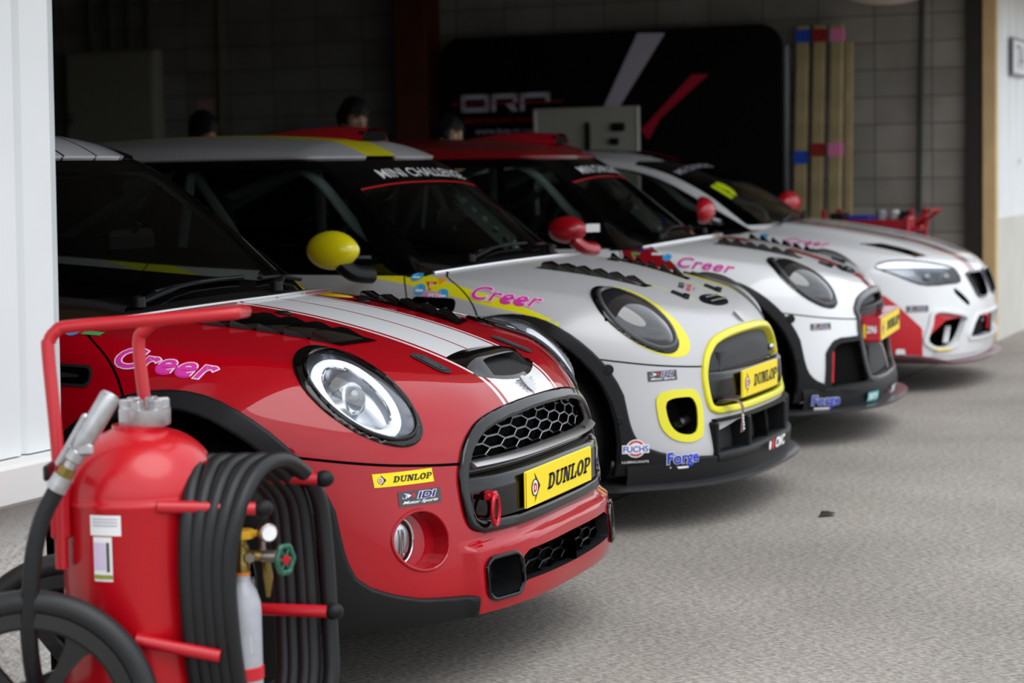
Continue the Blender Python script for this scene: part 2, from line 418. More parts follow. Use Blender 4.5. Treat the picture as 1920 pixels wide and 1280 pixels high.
    def ball(s, c, r, n=16, m=0, R=None):
        r = np.array([r]*3 if np.isscalar(r) else r, float); V = []; F = []; k = n//2
        for i in range(k+1):
            p = PI*i/k
            for j in range(n): V.append((math.sin(p)*math.cos(2*PI*j/n), math.sin(p)*math.sin(2*PI*j/n), math.cos(p)))
        V = np.array(V)*r
        if R is not None: V = V@np.array(R).T
        for i in range(k):
            for j in range(n):
                a, b, c_, d = i*n+j, (i+1)*n+j, (i+1)*n+(j+1) % n, i*n+(j+1) % n
                F.append((a, b, c_, d))
        return s.add(V+np.array(c), F, m)
    def build(s, name, mats, parent=None, smooth=35, off=(0, 0, 0), **k):
        me = bpy.data.meshes.new(name); o_ = np.array(off)
        me.from_pydata([tuple(np.array(p)+o_) for p in s.v], [], s.f)
        for mm in (mats if isinstance(mats, (list, tuple)) else [mats]): me.materials.append(mm)
        me.polygons.foreach_set('material_index', s.m); me.validate(clean_customdata=False)
        import bmesh
        bm = bmesh.new(); bm.from_mesh(me); bmesh.ops.remove_doubles(bm, verts=bm.verts, dist=1e-6); bmesh.ops.recalc_face_normals(bm, faces=bm.faces); bm.to_mesh(me); bm.free()
        if smooth:
            me.polygons.foreach_set('use_smooth', [True]*len(me.polygons)); me.set_sharp_from_angle(angle=math.radians(smooth))
        o = bpy.data.objects.new(name, me); return put(o, parent, **k)
def rotz(a): return np.array([[math.cos(a), -math.sin(a), 0], [math.sin(a), math.cos(a), 0], [0, 0, 1]])
def roty(a): return np.array([[math.cos(a), 0, math.sin(a)], [0, 1, 0], [-math.sin(a), 0, math.cos(a)]])
def rotx(a): return np.array([[1, 0, 0], [0, math.cos(a), -math.sin(a)], [0, math.sin(a), math.cos(a)]])
def rrect(w, h, r, n=6, cx=0, cy=0):
    P = []
    for sx, sy, a0 in ((1, -1, -PI/2), (1, 1, 0), (-1, 1, PI/2), (-1, -1, PI)):
        for k in range(n+1):
            a = a0+PI/2*k/n; P.append((cx+sx*(w/2-r)+r*math.cos(a), cy+sy*(h/2-r)+r*math.sin(a)))
    return P
# ---------------------------------------------------------------- lettering
_tc = {}
def text2d(txt, bold=0.0, shear=0.0, space=1.0):
    """outline letters as flat triangles, normalised so the cap height is about 1"""
    key = (txt, bold, shear, space)
    if key in _tc: return _tc[key]
    cu = bpy.data.curves.new('t', 'FONT'); cu.body = txt; cu.size = 1.0; cu.offset = bold; cu.shear = shear; cu.space_character = space; cu.resolution_u = 4
    ob = bpy.data.objects.new('t', cu); COL.objects.link(ob); bpy.context.view_layer.update()
    me = bpy.data.meshes.new_from_object(ob.evaluated_get(bpy.context.evaluated_depsgraph_get()))
    V = np.array([v.co[:] for v in me.vertices])[:, :2]; F = [tuple(p.vertices) for p in me.polygons]
    bpy.data.objects.remove(ob); bpy.data.curves.remove(cu); bpy.data.meshes.remove(me)
    _tc[key] = (V, F); return V, F
def item_text(txt, w, h, cx=0, cy=0, bold=.02, shear=0.0, m=0, lift=0, ref=None, space=1.0):
    """returns dict item with the text fitted to a w x h box; ref keeps an outline aligned with its letters"""
    V, F = text2d(txt, bold, shear, space); R_, _ = text2d(txt, ref if ref is not None else bold, shear, space)
    lo, hi = R_.min(0), R_.max(0); s = np.array([w, h])/(hi-lo); P = (V-(lo+hi)/2)*s+np.array([cx, cy])
    return dict(V=P, F=F, m=m, lift=lift)
def item_poly(P, m=0, lift=0): return dict(V=np.array(P, float), F=[tuple(range(len(P)))], m=m, lift=lift)
def item_grid(w, h, cx=0, cy=0, m=0, lift=0, n=8, skew=0.0, k=2):
    V = []; F = []
    for j in range(k+1):
        for i in range(n+1):
            y = -h/2+h*j/k; V.append((cx-w/2+w*i/n+skew*y, cy+y))
    for j in range(k):
        for i in range(n): a = j*(n+1)+i; F.append((a, a+1, a+n+2, a+n+1))
    return dict(V=np.array(V), F=F, m=m, lift=lift)
def item_disc(r, cx=0, cy=0, m=0, lift=0, n=24, ry=None, r0=0):
    ry = ry or r
    if not r0: return item_poly([(cx+r*math.cos(2*PI*i/n), cy+ry*math.sin(2*PI*i/n)) for i in range(n)], m, lift)
    V = [(cx+q*math.cos(2*PI*i/n), cy+q*ry/r*math.sin(2*PI*i/n)) for q in (r0, r) for i in range(n)]
    return dict(V=np.array(V), F=[(i, (i+1) % n, n+(i+1) % n, n+i) for i in range(n)], m=m, lift=lift)
def slab_glyph(ch):
    """heavy slab-serif letter as overlapping polygons in a unit box, returns (polys, width)"""
    r = lambda x0, y0, x1, y1: [(x0, y0), (x1, y0), (x1, y1), (x0, y1)]
    def arc(cx, cy, ro, rx, ri, rix, a0, a1, n=12):
        out = []
        for i in range(n):
            a, b = a0+(a1-a0)*i/n, a0+(a1-a0)*(i+1)/n
            out.append([(cx+rix*math.cos(a), cy+ri*math.sin(a)), (cx+rx*math.cos(a), cy+ro*math.sin(a)), (cx+rx*math.cos(b), cy+ro*math.sin(b)), (cx+rix*math.cos(b), cy+ri*math.sin(b))])
        return out
    if ch == 'D': return [r(0, 0, .5, .14), r(0, .86, .5, 1), r(.1, 0, .34, 1)]+arc(.42, .5, .5, .46, .34, .22, -PI/2, PI/2), .90
    if ch == 'U': return [r(0, .86, .42, 1), r(.58, .86, .96, 1), r(.1, .3, .32, 1), r(.70, .3, .88, 1)]+arc(.49, .32, .32, .39, .16, .18, PI, 2*PI), .96
    if ch == 'N': return [r(0, 0, .40, .14), r(0, .86, .36, 1), r(.62, .86, 1.0, 1), r(.1, 0, .28, 1), r(.72, 0, .90, 1), [(.10, 1), (.40, 1), (.90, 0), (.62, 0)]], 1.0
    if ch == 'L': return [r(0, 0, .80, .15), r(0, .86, .44, 1), r(.1, 0, .33, 1), [(.80, 0), (.80, .42), (.68, .42), (.60, .1)]], .82
    if ch == 'O': return arc(.46, .5, .52, .46, .34, .20, 0, 2*PI, 28), .92
    if ch == 'P': return [r(0, 0, .46, .14), r(0, .86, .5, 1), r(.1, 0, .34, 1), r(.34, .38, .5, .52)]+arc(.46, .69, .31, .40, .17, .18, -PI/2, PI/2), .88
    return [], .5
def item_slab(txt, w, h, cx=0, cy=0, shear=.22, m=0, lift=0, gap=.06):
    x = 0; V = []; F = []
    for ch in txt:
        polys, wd = slab_glyph(ch)
        for p in polys:
            b = len(V); V += [(x+a+shear*q, q) for a, q in p]; F.append(tuple(range(b, b+len(p))))
        x += wd+gap
    V = np.array(V); lo, hi = V.min(0), V.max(0); V = (V-(lo+hi)/2)*np.array([w, h])/(hi-lo)+np.array([cx, cy])
    return dict(V=V, F=F, m=m, lift=lift)
def surf_pt(F, P, n, d=.12):
    """drop points onto the surface F=0 along -n"""
    n = np.array(n, float); n /= np.linalg.norm(n); lo = np.full(len(P), -d); hi = np.full(len(P), d)
    for _ in range(28):
        m = (lo+hi)/2; v = F(P+n*m[:, None]) > 0; hi = np.where(v, m, hi); lo = np.where(v, lo, m)
    return P+n*hi[:, None]
def decal(name, parent, F, C, u, n, items, mats, base=.0015, step=.0006, rot=0.0, off=(0, 0, 0), label=None):
    """stick flat artwork on a curved surface (or on a plane when F is None)"""
    C, u, n = (np.array(a, float) for a in (C, u, n)); n /= np.linalg.norm(n); u = u-n*(u@n); u /= np.linalg.norm(u); v = np.cross(n, u)
    if rot: u, v = u*math.cos(rot)+v*math.sin(rot), -u*math.sin(rot)+v*math.cos(rot)
    mb = MB()
    for it in items:
        P = C+it['V'][:, :1]*u+it['V'][:, 1:2]*v
        if F is not None: P = surf_pt(F, P, n); N = grad(F, P)
        else: N = np.tile(n, (len(P), 1))
        mb.add(P+N*(base+step*it['lift']), it['F'], it['m'])
    me = bpy.data.meshes.new(name); o_ = np.array(off)
    me.from_pydata([tuple(np.array(p)+o_) for p in mb.v], [], mb.f)
    for mm in mats: me.materials.append(mm)
    me.polygons.foreach_set('material_index', mb.m)
    return put(bpy.data.objects.new(name, me), parent, label=label)
def sheet_obj(name, parts, mats, parent=None, off=(0, 0, CZ), **k):
    """parts: list of (Sheet, material index); keeps the exact surface normals"""
    V = []; N = []; F = []; M = []; b = 0
    for s, m in parts:
        if not s.F: continue
        V.append(s.V); N.append(s.N)
        tri = np.array([(f[0], f[1], f[2], f[len(f)//2+1 if len(f) > 3 else 0]) for f in s.F]); e1 = s.V[tri[:, 1]]-s.V[tri[:, 0]]; e2 = s.V[tri[:, 2]]-s.V[tri[:, 0]]; e3 = s.V[tri[:, 3]]-s.V[tri[:, 0]]
        g = np.cross(e1, e2)+np.cross(e2, e3); fl = (g*(s.N[tri[:, 0]]+s.N[tri[:, 2]])).sum(1) < 0
        F += [tuple(int(i)+b for i in (f[::-1] if q else f)) for f, q in zip(s.F, fl)]; M += [m]*len(s.F); b += len(s.V)
    if not F: return None
    V = np.vstack(V)+np.array(off); N = np.vstack(N)
    if len(parts) > 1:      # weld the neighbouring colour fields of one panel
        _, fi, inv = np.unique(np.round(np.hstack([V*2e4, N*30])).astype(np.int64), axis=0, return_index=True, return_inverse=True); inv = inv.ravel()
        V = V[fi]; N = N[fi]; F = [tuple(int(inv[i]) for i in f) for f in F]; keep = [len(set(f)) == len(f) for f in F]; F = [f for f, q in zip(F, keep) if q]; M = [m for m, q in zip(M, keep) if q]
    me = bpy.data.meshes.new(name); me.from_pydata([tuple(p) for p in V], [], F)
    for mm in mats: me.materials.append(mm)
    me.polygons.foreach_set('material_index', M); me.polygons.foreach_set('use_smooth', [True]*len(F))
    me.normals_split_custom_set_from_vertices([tuple(x) for x in N])
    return put(bpy.data.objects.new(name, me), parent, **k)
# ================================================================ ground and building
_a = math.atan(.0505)
BT = np.array([math.sin(_a), math.cos(_a), 0.0]); BNV = np.array([math.cos(_a), -math.sin(_a), 0.0]); BO = np.array([.498, 9.478, 0.0])
# building frame: bx = out of the facade, by = along it (0 at the far corner, -10.5 at the near pillar)
def BP(bx, by, z=0.0): return BO+BNV*bx+BT*by+np.array([0, 0, z])
BR = np.stack([BNV, BT, np.array([0, 0, 1.])], 1); BANG = -_a
def bbox(mb, x0, x1, y0, y1, z0, z1, m=0, bev=0):
    return mb.box(BP((x0+x1)/2, (y0+y1)/2, (z0+z1)/2), (abs(x1-x0), abs(y1-y0), abs(z1-z0)), R=BR, m=m, bev=bev)
def concrete():
    m = bpy.data.materials.new('brushed_concrete'); m.use_nodes = True; n = m.node_tree; b = n.nodes['Principled BSDF']; l = n.links
    tc = n.nodes.new('ShaderNodeTexCoord'); mp = n.nodes.new('ShaderNodeMapping'); mp.inputs['Rotation'].default_value = (0, 0, .38); mp.inputs['Scale'].default_value = (1, 4, 1)
    n1 = n.nodes.new('ShaderNodeTexNoise'); n1.inputs['Scale'].default_value = 45; n1.inputs['Detail'].default_value = 9; n1.inputs['Roughness'].default_value = .72
    n2 = n.nodes.new('ShaderNodeTexNoise'); n2.inputs['Scale'].default_value = 1.1; n2.inputs['Detail'].default_value = 5
    n3 = n.nodes.new('ShaderNodeTexNoise'); n3.inputs['Scale'].default_value = 150; n3.inputs['Detail'].default_value = 3
    r1 = n.nodes.new('ShaderNodeValToRGB'); r1.color_ramp.elements[0].position = .36; r1.color_ramp.elements[0].color = lin((92, 87, 83))+(1,); r1.color_ramp.elements[1].position = .60; r1.color_ramp.elements[1].color = lin((194, 188, 181))+(1,)
    r2 = n.nodes.new('ShaderNodeValToRGB'); r2.color_ramp.elements[0].position = .3; r2.color_ramp.elements[0].color = (.74, .73, .71, 1); r2.color_ramp.elements[1].position = .7; r2.color_ramp.elements[1].color = (1.06, 1.05, 1.03, 1)
    r3 = n.nodes.new('ShaderNodeValToRGB'); r3.color_ramp.elements[0].position = .38; r3.color_ramp.elements[0].color = (.42, .42, .42, 1); r3.color_ramp.elements[1].position = .47; r3.color_ramp.elements[1].color = (1, 1, 1, 1)
    m1 = n.nodes.new('ShaderNodeMix'); m1.data_type = 'RGBA'; m1.blend_type = 'MULTIPLY'; m1.inputs[0].default_value = 1
    m2 = n.nodes.new('ShaderNodeMix'); m2.data_type = 'RGBA'; m2.blend_type = 'MULTIPLY'; m2.inputs[0].default_value = .75
    l.new(tc.outputs['Object'], mp.inputs[0]); l.new(mp.outputs[0], n1.inputs['Vector']); l.new(tc.outputs['Object'], n2.inputs['Vector']); l.new(mp.outputs[0], n3.inputs['Vector'])
    n3.inputs['Scale'].default_value = 60
    l.new(n1.outputs[0], r1.inputs[0]); l.new(n2.outputs[0], r2.inputs[0]); l.new(n3.outputs[0], r3.inputs[0])
    l.new(r1.outputs[0], m1.inputs[6]); l.new(r2.outputs[0], m1.inputs[7]); l.new(m1.outputs[2], m2.inputs[6]); l.new(r3.outputs[0], m2.inputs[7]); l.new(m2.outputs[2], b.inputs['Base Color'])
    bu = n.nodes.new('ShaderNodeBump'); bu.inputs['Strength'].default_value = .5; bu.inputs['Distance'].default_value = .003; l.new(n1.outputs[0], bu.inputs['Height']); l.new(bu.outputs[0], b.inputs['Normal'])
    b.inputs['Roughness'].default_value = .85; b.inputs['Specular IOR Level'].default_value = .3; return m
def blockwall(name, col, mortar, w=.4, h=.1875, z0=0.0):
    m = bpy.data.materials.new(name); m.use_nodes = True; n = m.node_tree; b = n.nodes['Principled BSDF']; l = n.links
    uv = n.nodes.new('ShaderNodeTexCoord'); br = n.nodes.new('ShaderNodeTexBrick'); br.offset = .0; br.inputs['Scale'].default_value = 1; br.inputs['Brick Width'].default_value = w; br.inputs['Row Height'].default_value = h; br.inputs['Mortar Size'].default_value = .006; br.inputs['Mortar Smooth'].default_value = .3; br.inputs['Bias'].default_value = 0
    br.inputs['Color1'].default_value = lin(col)+(1,); br.inputs['Color2'].default_value = lin(tuple(c*.9 for c in col))+(1,); br.inputs['Mortar'].default_value = lin(mortar)+(1,)
    no = n.nodes.new('ShaderNodeTexNoise'); no.inputs['Scale'].default_value = 2.5; no.inputs['Detail'].default_value = 7; r = n.nodes.new('ShaderNodeValToRGB'); r.color_ramp.elements[0].position = .3; r.color_ramp.elements[0].color = (.7, .7, .68, 1); r.color_ramp.elements[1].position = .7
    mx = n.nodes.new('ShaderNodeMix'); mx.data_type = 'RGBA'; mx.blend_type = 'MULTIPLY'; mx.inputs[0].default_value = 1
    l.new(uv.outputs['UV'], br.inputs['Vector']); l.new(uv.outputs['UV'], no.inputs['Vector']); l.new(no.outputs[0], r.inputs[0]); l.new(br.outputs['Color'], mx.inputs[6]); l.new(r.outputs[0], mx.inputs[7]); l.new(mx.outputs[2], b.inputs['Base Color'])
    bu = n.nodes.new('ShaderNodeBump'); bu.inputs['Strength'].default_value = .6; bu.inputs['Distance'].default_value = .006; bu.invert = True; l.new(br.outputs['Fac'], bu.inputs['Height']); l.new(bu.outputs[0], b.inputs['Normal'])
    b.inputs['Roughness'].default_value = .9; b.inputs['Specular IOR Level'].default_value = .2; return m
def uv_box(o, ax, az=2):
    """metric uv from building coordinates"""
    me = o.data; uvl = me.uv_layers.new(name='uv'); inv = BR.T
    for lp in me.loops:
        p = inv@(np.array(me.vertices[lp.vertex_index].co)-BO); uvl.data[lp.index].uv = (p[ax], p[az])
M_CON = concrete()
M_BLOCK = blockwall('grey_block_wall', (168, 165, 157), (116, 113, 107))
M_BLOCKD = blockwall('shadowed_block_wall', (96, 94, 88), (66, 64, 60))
M_SIDE = mat('white_steel_siding', (226, 230, 231), .42, noise=(3, .03))
M_SILL = mat('white_sill_paint', (234, 234, 232), .6)
M_PLAS = mat('rough_white_plaster', (220, 216, 210), .9, bump=(55, 1.0, .012), noise=(9, .06))
M_SOFF = mat('soffit_beige', (196, 186, 174), .7); M_WOOD = mat('door_frame_timber', (206, 176, 128), .7, noise=(6, .12))
M_BRN = mat('rust_brown_steel', (98, 50, 32), .6, noise=(4, .3)); M_CAB = mat('cabinet_grey_beige', (168, 166, 150), .5)
M_PIPE = mat('grey_conduit', (96, 98, 100), .4, metal=.3); M_CEIL = mat('dark_ceiling', (104, 102, 96), .9)
# ground
mb = MB(); mb.add([(-14, -14, 0), (40, -14, 0), (40, 34, 0), (-14, 34, 0)], [(0, 1, 2, 3)]); mb.build('floor', M_CON, smooth=None, kind='structure')
mb = MB(); bbox(mb, -.012, .0, -14, 0, .0005, .0025); mb.build('trim_1', mat('joint_dark', (70, 66, 60), .9), smooth=None, kind='structure')
# far side wall of the garage bay (runs away from the facade)
mb = MB(); bbox(mb, -9, -.12, 0, .15, 0, 3.4); o = mb.build('wall_right', M_BLOCK, smooth=None, kind='structure'); uv_box(o, 0)
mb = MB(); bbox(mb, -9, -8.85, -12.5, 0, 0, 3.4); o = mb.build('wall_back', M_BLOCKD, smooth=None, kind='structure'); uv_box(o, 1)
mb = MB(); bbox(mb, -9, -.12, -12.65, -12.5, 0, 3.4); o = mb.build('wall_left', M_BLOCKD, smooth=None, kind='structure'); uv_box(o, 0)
mb = MB(); bbox(mb, -9, -.02, -12.7, 6, 3.4, 3.5); mb.build('ceiling', M_CEIL, smooth=None, kind='structure')
# facade above the opening and its projecting soffit
mb = MB(); bbox(mb, -.12, .0, -13, 12, 2.40, 5.2); mb.build('wall_front_upper', M_SIDE, smooth=None, kind='structure')
mb = MB(); bbox(mb, 0, .75, -13, 12, 2.40, 2.52); mb.build('trim_2', M_SOFF, smooth=None, kind='structure')
def siding(mb, y0, y1, z0, z1, x=0.0, pitch=.135, first=0.0, lean=0.0):
    """trapezoidal sheet: flat pans with narrow raised ribs"""
    P = []; y = y0-first
    prof = [(0, 0), (pitch*.60, 0), (pitch*.66, -.014), (pitch*.76, -.014), (pitch*.82, 0), (pitch, 0)]
    while y < y1:
        for d, h in prof[:-1]: P.append((min(max(y+d, y0), y1), x+.022+h))
        y += pitch
    P.append((y1, x+.022)); V = []
    for yy, xx in P: V += [BP(xx, yy, z0), BP(xx, yy+lean*(z1-z0), z1)]
    n = len(P); mb.add(V, [(2*i, 2*i+2, 2*i+3, 2*i+1) for i in range(n-1)]); return mb
# near pillar (left of frame)
mb = MB(); siding(mb, -13, -10.562, .645, 2.40, pitch=.125, first=.03, lean=.024); bbox(mb, -.12, .0, -13, -10.572, .6, 2.4); mb.build('wall_front_left', M_SIDE, smooth=25, kind='structure')
mb = MB(); bbox(mb, -.03, .085, -13, -10.535, .555, .642, bev=.008); mb.build('trim_3', M_SILL, kind='structure')
mb = MB(); bbox(mb, -.12, .0, -13, -10.60, 0, .556); mb.build('wall_front_left_base', M_PLAS, smooth=None, kind='structure')
# far wall right of the opening
mb = MB(); siding(mb, .03, 5.0, .83, 2.40, pitch=.30); bbox(mb, -.12, .0, .03, 5, .8, 2.4); mb.build('wall_front_right', M_SIDE, smooth=25, kind='structure')
mb = MB(); bbox(mb, -.12, .03, .0, 5.0, 0, .84); mb.build('wall_front_right_base', mat('pale_render', (202, 200, 192), .85, noise=(3, .07)), smooth=None, kind='structure')
mb = MB(); bbox(mb, -.05, .045, -.05, .03, 0.02, 2.40, bev=.006); mb.build('trim_4', M_WOOD, kind='structure')
mb = MB(); bbox(mb, -.16, -.06, -.06, .02, 0.0, 2.40); mb.build('trim_5', mat('dark_door_rail', (34, 31, 28), .6), kind='structure')
mb = MB(); bbox(mb, -.06, .02, -10.5, .03, 2.365, 2.40); mb.build('trim_6', M_WOOD, kind='structure')
# sagging shutter roll end below the lintel
V = []; mb = MB(); n = 24
for i in range(n+1):
    t = i/n; bx = -.95+.78*t; sag = .11*math.sin(PI*min(1, t*1.15))**.8 if t < .87 else 0
    for k in range(7):
        a = PI*k/6; V.append(BP(bx, -.55+.5*math.cos(a)*1.0, 2.398-(.01+sag)*math.sin(a)))
mb.add(V, [(i*7+k, (i+1)*7+k, (i+1)*7+k+1, i*7+k+1) for i in range(n) for k in range(6)])
o = mb.build('awning_fabric', M_SOFF, smooth=60, label='pale fabric sagging under the lintel at the far end of the garage opening', cat='awning')
# ---------------------------------------------------------------- things on the side wall
def wx(*a): return BP(*a)
# sign on the right
t = empty('wall_sign', BP(.03, .79, 1.96), BANG, label='white wall sign reading 7A on the siding right of the opening', cat='sign')
mb = MB(); mb.box((.012, 0, 0), (.02, .54, .27), bev=.004); mb.build('sign_frame', mat('sign_frame_grey', (110, 112, 114), .4, metal=.4), t)
mb = MB(); mb.box((.022, 0, 0), (.008, .49, .225)); mb.build('sign_face', mat('sign_white', (222, 222, 224), .4), t)
decal('sign_print', t, None, (.0265, 0, 0), (0, 1, 0), (1, 0, 0), [item_text('7A', .27, .17, .0, 0, .0)], [mat('sign_ink', (45, 45, 48), .5)], base=.001)
o = decal('small_wall_number', None, None, BP(.026, .93, 1.226), BT, BNV, [item_text('13', .06, .035)], [M_DGR if False else mat('small_ink', (120, 122, 124), .6)], base=.001)
o['label'] = 'small faded number printed on the siding below the sign'; o['category'] = 'sign'
# black backdrop
t = empty('event_backdrop', BP(-2.72, -.16, 0), BANG, label='black fabric backdrop with white and red slashes and team lettering', cat='banner')
def LB(bx, z): return (bx+2.72, 0, z)
mb = MB(); pl = [(a, b) for a, b in rrect(2.62, 2.15, .16, 8, 0, 1.14)]; mb.prism(pl, (0, 0, 0), (1, 0, 0), (0, 0, 1), (0, -1, 0), .06); mb.build('fabric_panel', mat('black_fabric', (9, 9, 10), .85, spec=.15), t, smooth=30)
mb = MB(); mb.tube([(1.33, .0, .06), (1.33, .0, 2.06)], .03, 12); mb.build('frame_tube', M_PIPE, t)
for s in (-1, 1):
    mb = MB(); mb.box((s*1.1, 0, .03), (.10, .4, .06), bev=.01); mb.build('foot', M_PIPE, t)
sl = lambda pts, m: item_poly([(x+2.72, z) for x, z in pts], m, 0)
bk = [sl([(-2.735, 1.67), (-2.614, 1.666), (-2.257, 2.183), (-2.465, 2.19)], 0), sl([(-2.39, 1.43), (-2.30, 1.58), (-1.935, 1.881), (-2.06, 1.881), (-2.45, 1.50)], 1)]
x0, x1, zt, zb_ = -3.87, -3.15, 1.795, 1.665; lw = .035
def rr_(x0, z0, x1, z1, m=0, l=0): return item_poly([(x0+2.72, z0), (x1+2.72, z0), (x1+2.72, z1), (x0+2.72, z1)], m, l)
for (a, b, kind_) in ((x0, x0+.23, 'O'), (x0+.25, x0+.46, 'R'), (x0+.48, x1, 'P')):
    bk += [rr_(a, zt-lw, b, zt), rr_(a, zb_ if kind_ != 'P' else zb_, a+lw, zt)]
    bk.append(rr_(b-lw, zb_ if kind_ == 'O' else zt-.075, b, zt))
    if kind_ == 'O': bk.append(rr_(a, zb_, b, zb_+lw))
    if kind_ == 'R': bk.append(item_poly([(a+2.72+.11, zt-.075), (b+2.72-.03, zt-.075), (b+2.72, zb_), (b+2.72-.045, zb_)], 0, 0))
bk += [rr_(-3.95, 1.722, -3.05, 1.732, 1, 3), item_text('BIRTH RACING PROJECT', .66, .05, -3.52+2.72, 1.595, .02, 0, 2, 0), item_text('www.brp-gr.com', .52, .055, -3.50+2.72, 1.518, .015, 0, 0, 0)]
decal('backdrop_print', t, None, (0, -.0605, 0), (1, 0, 0), (0, -1, 0), bk, [mat('backdrop_white', (212, 206, 222), .7), mat('backdrop_red', (190, 14, 50), .7), mat('backdrop_dull_red', (170, 14, 34), .7)], base=.002)
# whiteboard
t = empty('whiteboard', BP(-2.74, -.55, 0), BANG, label='grey-white mobile board standing in front of the black backdrop', cat='whiteboard')
mb = MB(); mb.box((0, 0, 1.35), (.76, .02, .60), bev=.004); mb.build('board', mat('board_white', (186, 184, 170), .5), t)
mb = MB()
for s in (-1, 1): mb.box((s*.39, 0, 1.0), (.025, .03, 1.32), bev=.004); mb.box((s*.39, 0, .06), (.04, .5, .04), bev=.008)
mb.box((0, 0, 1.655), (.80, .03, .02)); mb.box((0, 0, 1.05), (.80, .03, .02)); mb.build('stand', mat('board_frame', (206, 204, 194), .4, metal=.3), t)
for (x, z, w_, h_) in ((.02, 1.46, .035, .20), (.25, 1.52, .10, .06), (.22, 1.42, .07, .05)):
    mb = MB(); mb.box((x, -.025, z), (w_, .03, h_), bev=.008); mb.build('clipped_tool', M_INT if 'M_INT' in globals() else mat('cabin_black', (13, 13, 13), .75, spec=.25), t)
# stacked planks
for k, (x, wd, ca) in enumerate(((-1.275, .085, (30, 80, 190)), (-1.155, .08, (150, 30, 20)), (-1.03, .085, (230, 130, 175)))):
    t = empty('tyre_ramp_plank', BP(x, -.30, 0), BANG, label='tall timber plank with %s tape bands leaning on the block wall' % ('blue', 'red', 'pink')[k], cat='plank', group=None)
    R_ = rotx(-.09)
    mb = MB(); mb.box((0, .09, 1.10), (wd, .05, 2.20), R=R_, bev=.006); mb.build('board', mat('weathered_plank', (168, 152, 110), .8, noise=(5, .18)), t)
    for zz in (2.12, 1.33-.05*(k == 0)):
        mb = MB(); mb.box((0, .09+(zz-1.10)*.0902, zz), (wd+.006, .056, .09), R=R_); mb.build('tape_band', mat('tape_'+('blue', 'red', 'pink')[k], ca, .6), t)
t = empty('tyre_ramp_plank', BP(-.95, -.20, 0), BANG, label='slim timber plank without tape, rightmost of the leaning planks', cat='plank')
mb = MB(); mb.box((0, .05, 1.04), (.05, .03, 2.06), R=rotx(-.05), bev=.005); mb.build('board', MATS['weathered_plank'], t)
# wall pipe, cables, conduits
mb = MB(); mb.tube([BP(-.44, -.04, 3.3), BP(-.50, -.04, .0)], .018, 10); mb.build('wall_pipe', mat('dark_pipe', (44, 46, 44), .5), label='dark vertical pipe on the lit block wall near the opening', cat='pipe')
mb = MB(); mb.tube([BP(-6.056, -.03, 3.3), BP(-6.09, -.03, .1)], .016, 8); o = mb.build('wall_pipe', mat('tan_pipe', (120, 112, 84), .6), label='tan vertical pipe on the dark wall beside the cabinet', cat='pipe')
for k, x in enumerate((-7.28, -7.08, -6.90, -6.72)):
    mb = MB(); mb.tube([BP(x, -.05, 3.3), BP(x, -.05, 2.27)], .022, 8); o = mb.build('electrical_conduit', M_PIPE, label='grey conduit running down into the top of the electrical cabinet', cat='conduit', group='conduits above the cabinet')
t = empty('electrical_cabinet', BP(-7.05, -.12, 0), BANG, label='grey electrical cabinet on the dark garage wall, behind the silver hatchback', cat='cabinet')
mb = MB(); mb.box((0, .05, 1.60), (.87, .12, 1.30), bev=.01); mb.build('body', M_CAB, t)
mb = MB(); mb.box((0, -.015, 1.60), (.82, .015, 1.25), bev=.004); mb.build('door', M_CAB, t); mb = MB(); mb.box((-.36, -.03, 1.72), (.03, .03, .10), bev=.006); mb.build('handle', M_PIPE, t)
mb = MB(); bbox(mb, -6.30, -6.14, -.02, -.005, 1.66, 1.84); mb.build('wall_notice', mat('notice_pink', (206, 160, 158), .7), smooth=None, label='small pink and yellow notice on the dark wall above a head', cat='notice')
t = empty('steel_column', BP(-4.25, -.16, 0), BANG, label='rust brown steel column between the wall and the black backdrop', cat='column')
mb = MB(); mb.box((0, -.12, 1.7), (.25, .02, 3.4)); mb.box((0, .12, 1.7), (.25, .02, 3.4)); mb.box((0, 0, 1.7), (.02, .24, 3.4)); mb.build('i_beam', M_BRN, t)
mb = MB(); mb.box((0, 0, .01), (.4, .4, .02)); mb.build('base_plate', M_BRN, t)
mb = MB(); mb.box(BP(-4.85, -.45, 1.50), (.62, .04, .26), R=BR); o = mb.build('folded_poster', mat('poster_grey', (120, 112, 124), .7), label='pale grey poster board behind the standing person, left of the brown column', cat='poster')
mb = MB(); bbox(mb, -5.3, -4.5, -.60, -.30, 0, 1.37); o = mb.build('storage_locker', mat('locker_dark', (40, 40, 42), .6), label='dark low locker against the wall left of the brown column', cat='locker')
# tool trolley on the right
t = empty('tool_trolley', BP(-.62, -.75, 0), BANG, label='red tool trolley loaded with black and blue gear by the block wall', cat='trolley')
mb = MB()
for z in (.45, .80): mb.box((0, 0, z), (.62, .42, .03), bev=.006); mb.box((0, -.21, z+.03), (.62, .012, .07)); mb.box((0, .21, z+.03), (.62, .012, .07))
mb.build('tray', mat('trolley_red', (168, 12, 34), .4, coat=.3), t)
for sx in (-1, 1):
    for sy in (-1, 1):
        mb = MB(); mb.box((sx*.29, sy*.19, .50), (.03, .03, .86), bev=.004); mb.build('leg', MATS['trolley_red'], t)
        mb = MB(); mb.lathe([(0, -.012), (.045, -.012), (.045, .012), (0, .012)], (sx*.29, sy*.19, .045), (0, 1, 0), 16); mb.build('castor', M_RUB if 'M_RUB' in globals() else mat('tyre_rubber', (14, 14, 15), .7, spec=.3), t)
mb = MB(); mb.tube([(.31, -.16, .85), (.40, -.16, .92), (.40, .16, .92), (.31, .16, .85)], .012, 8); mb.build('push_handle', MATS['trolley_red'], t)
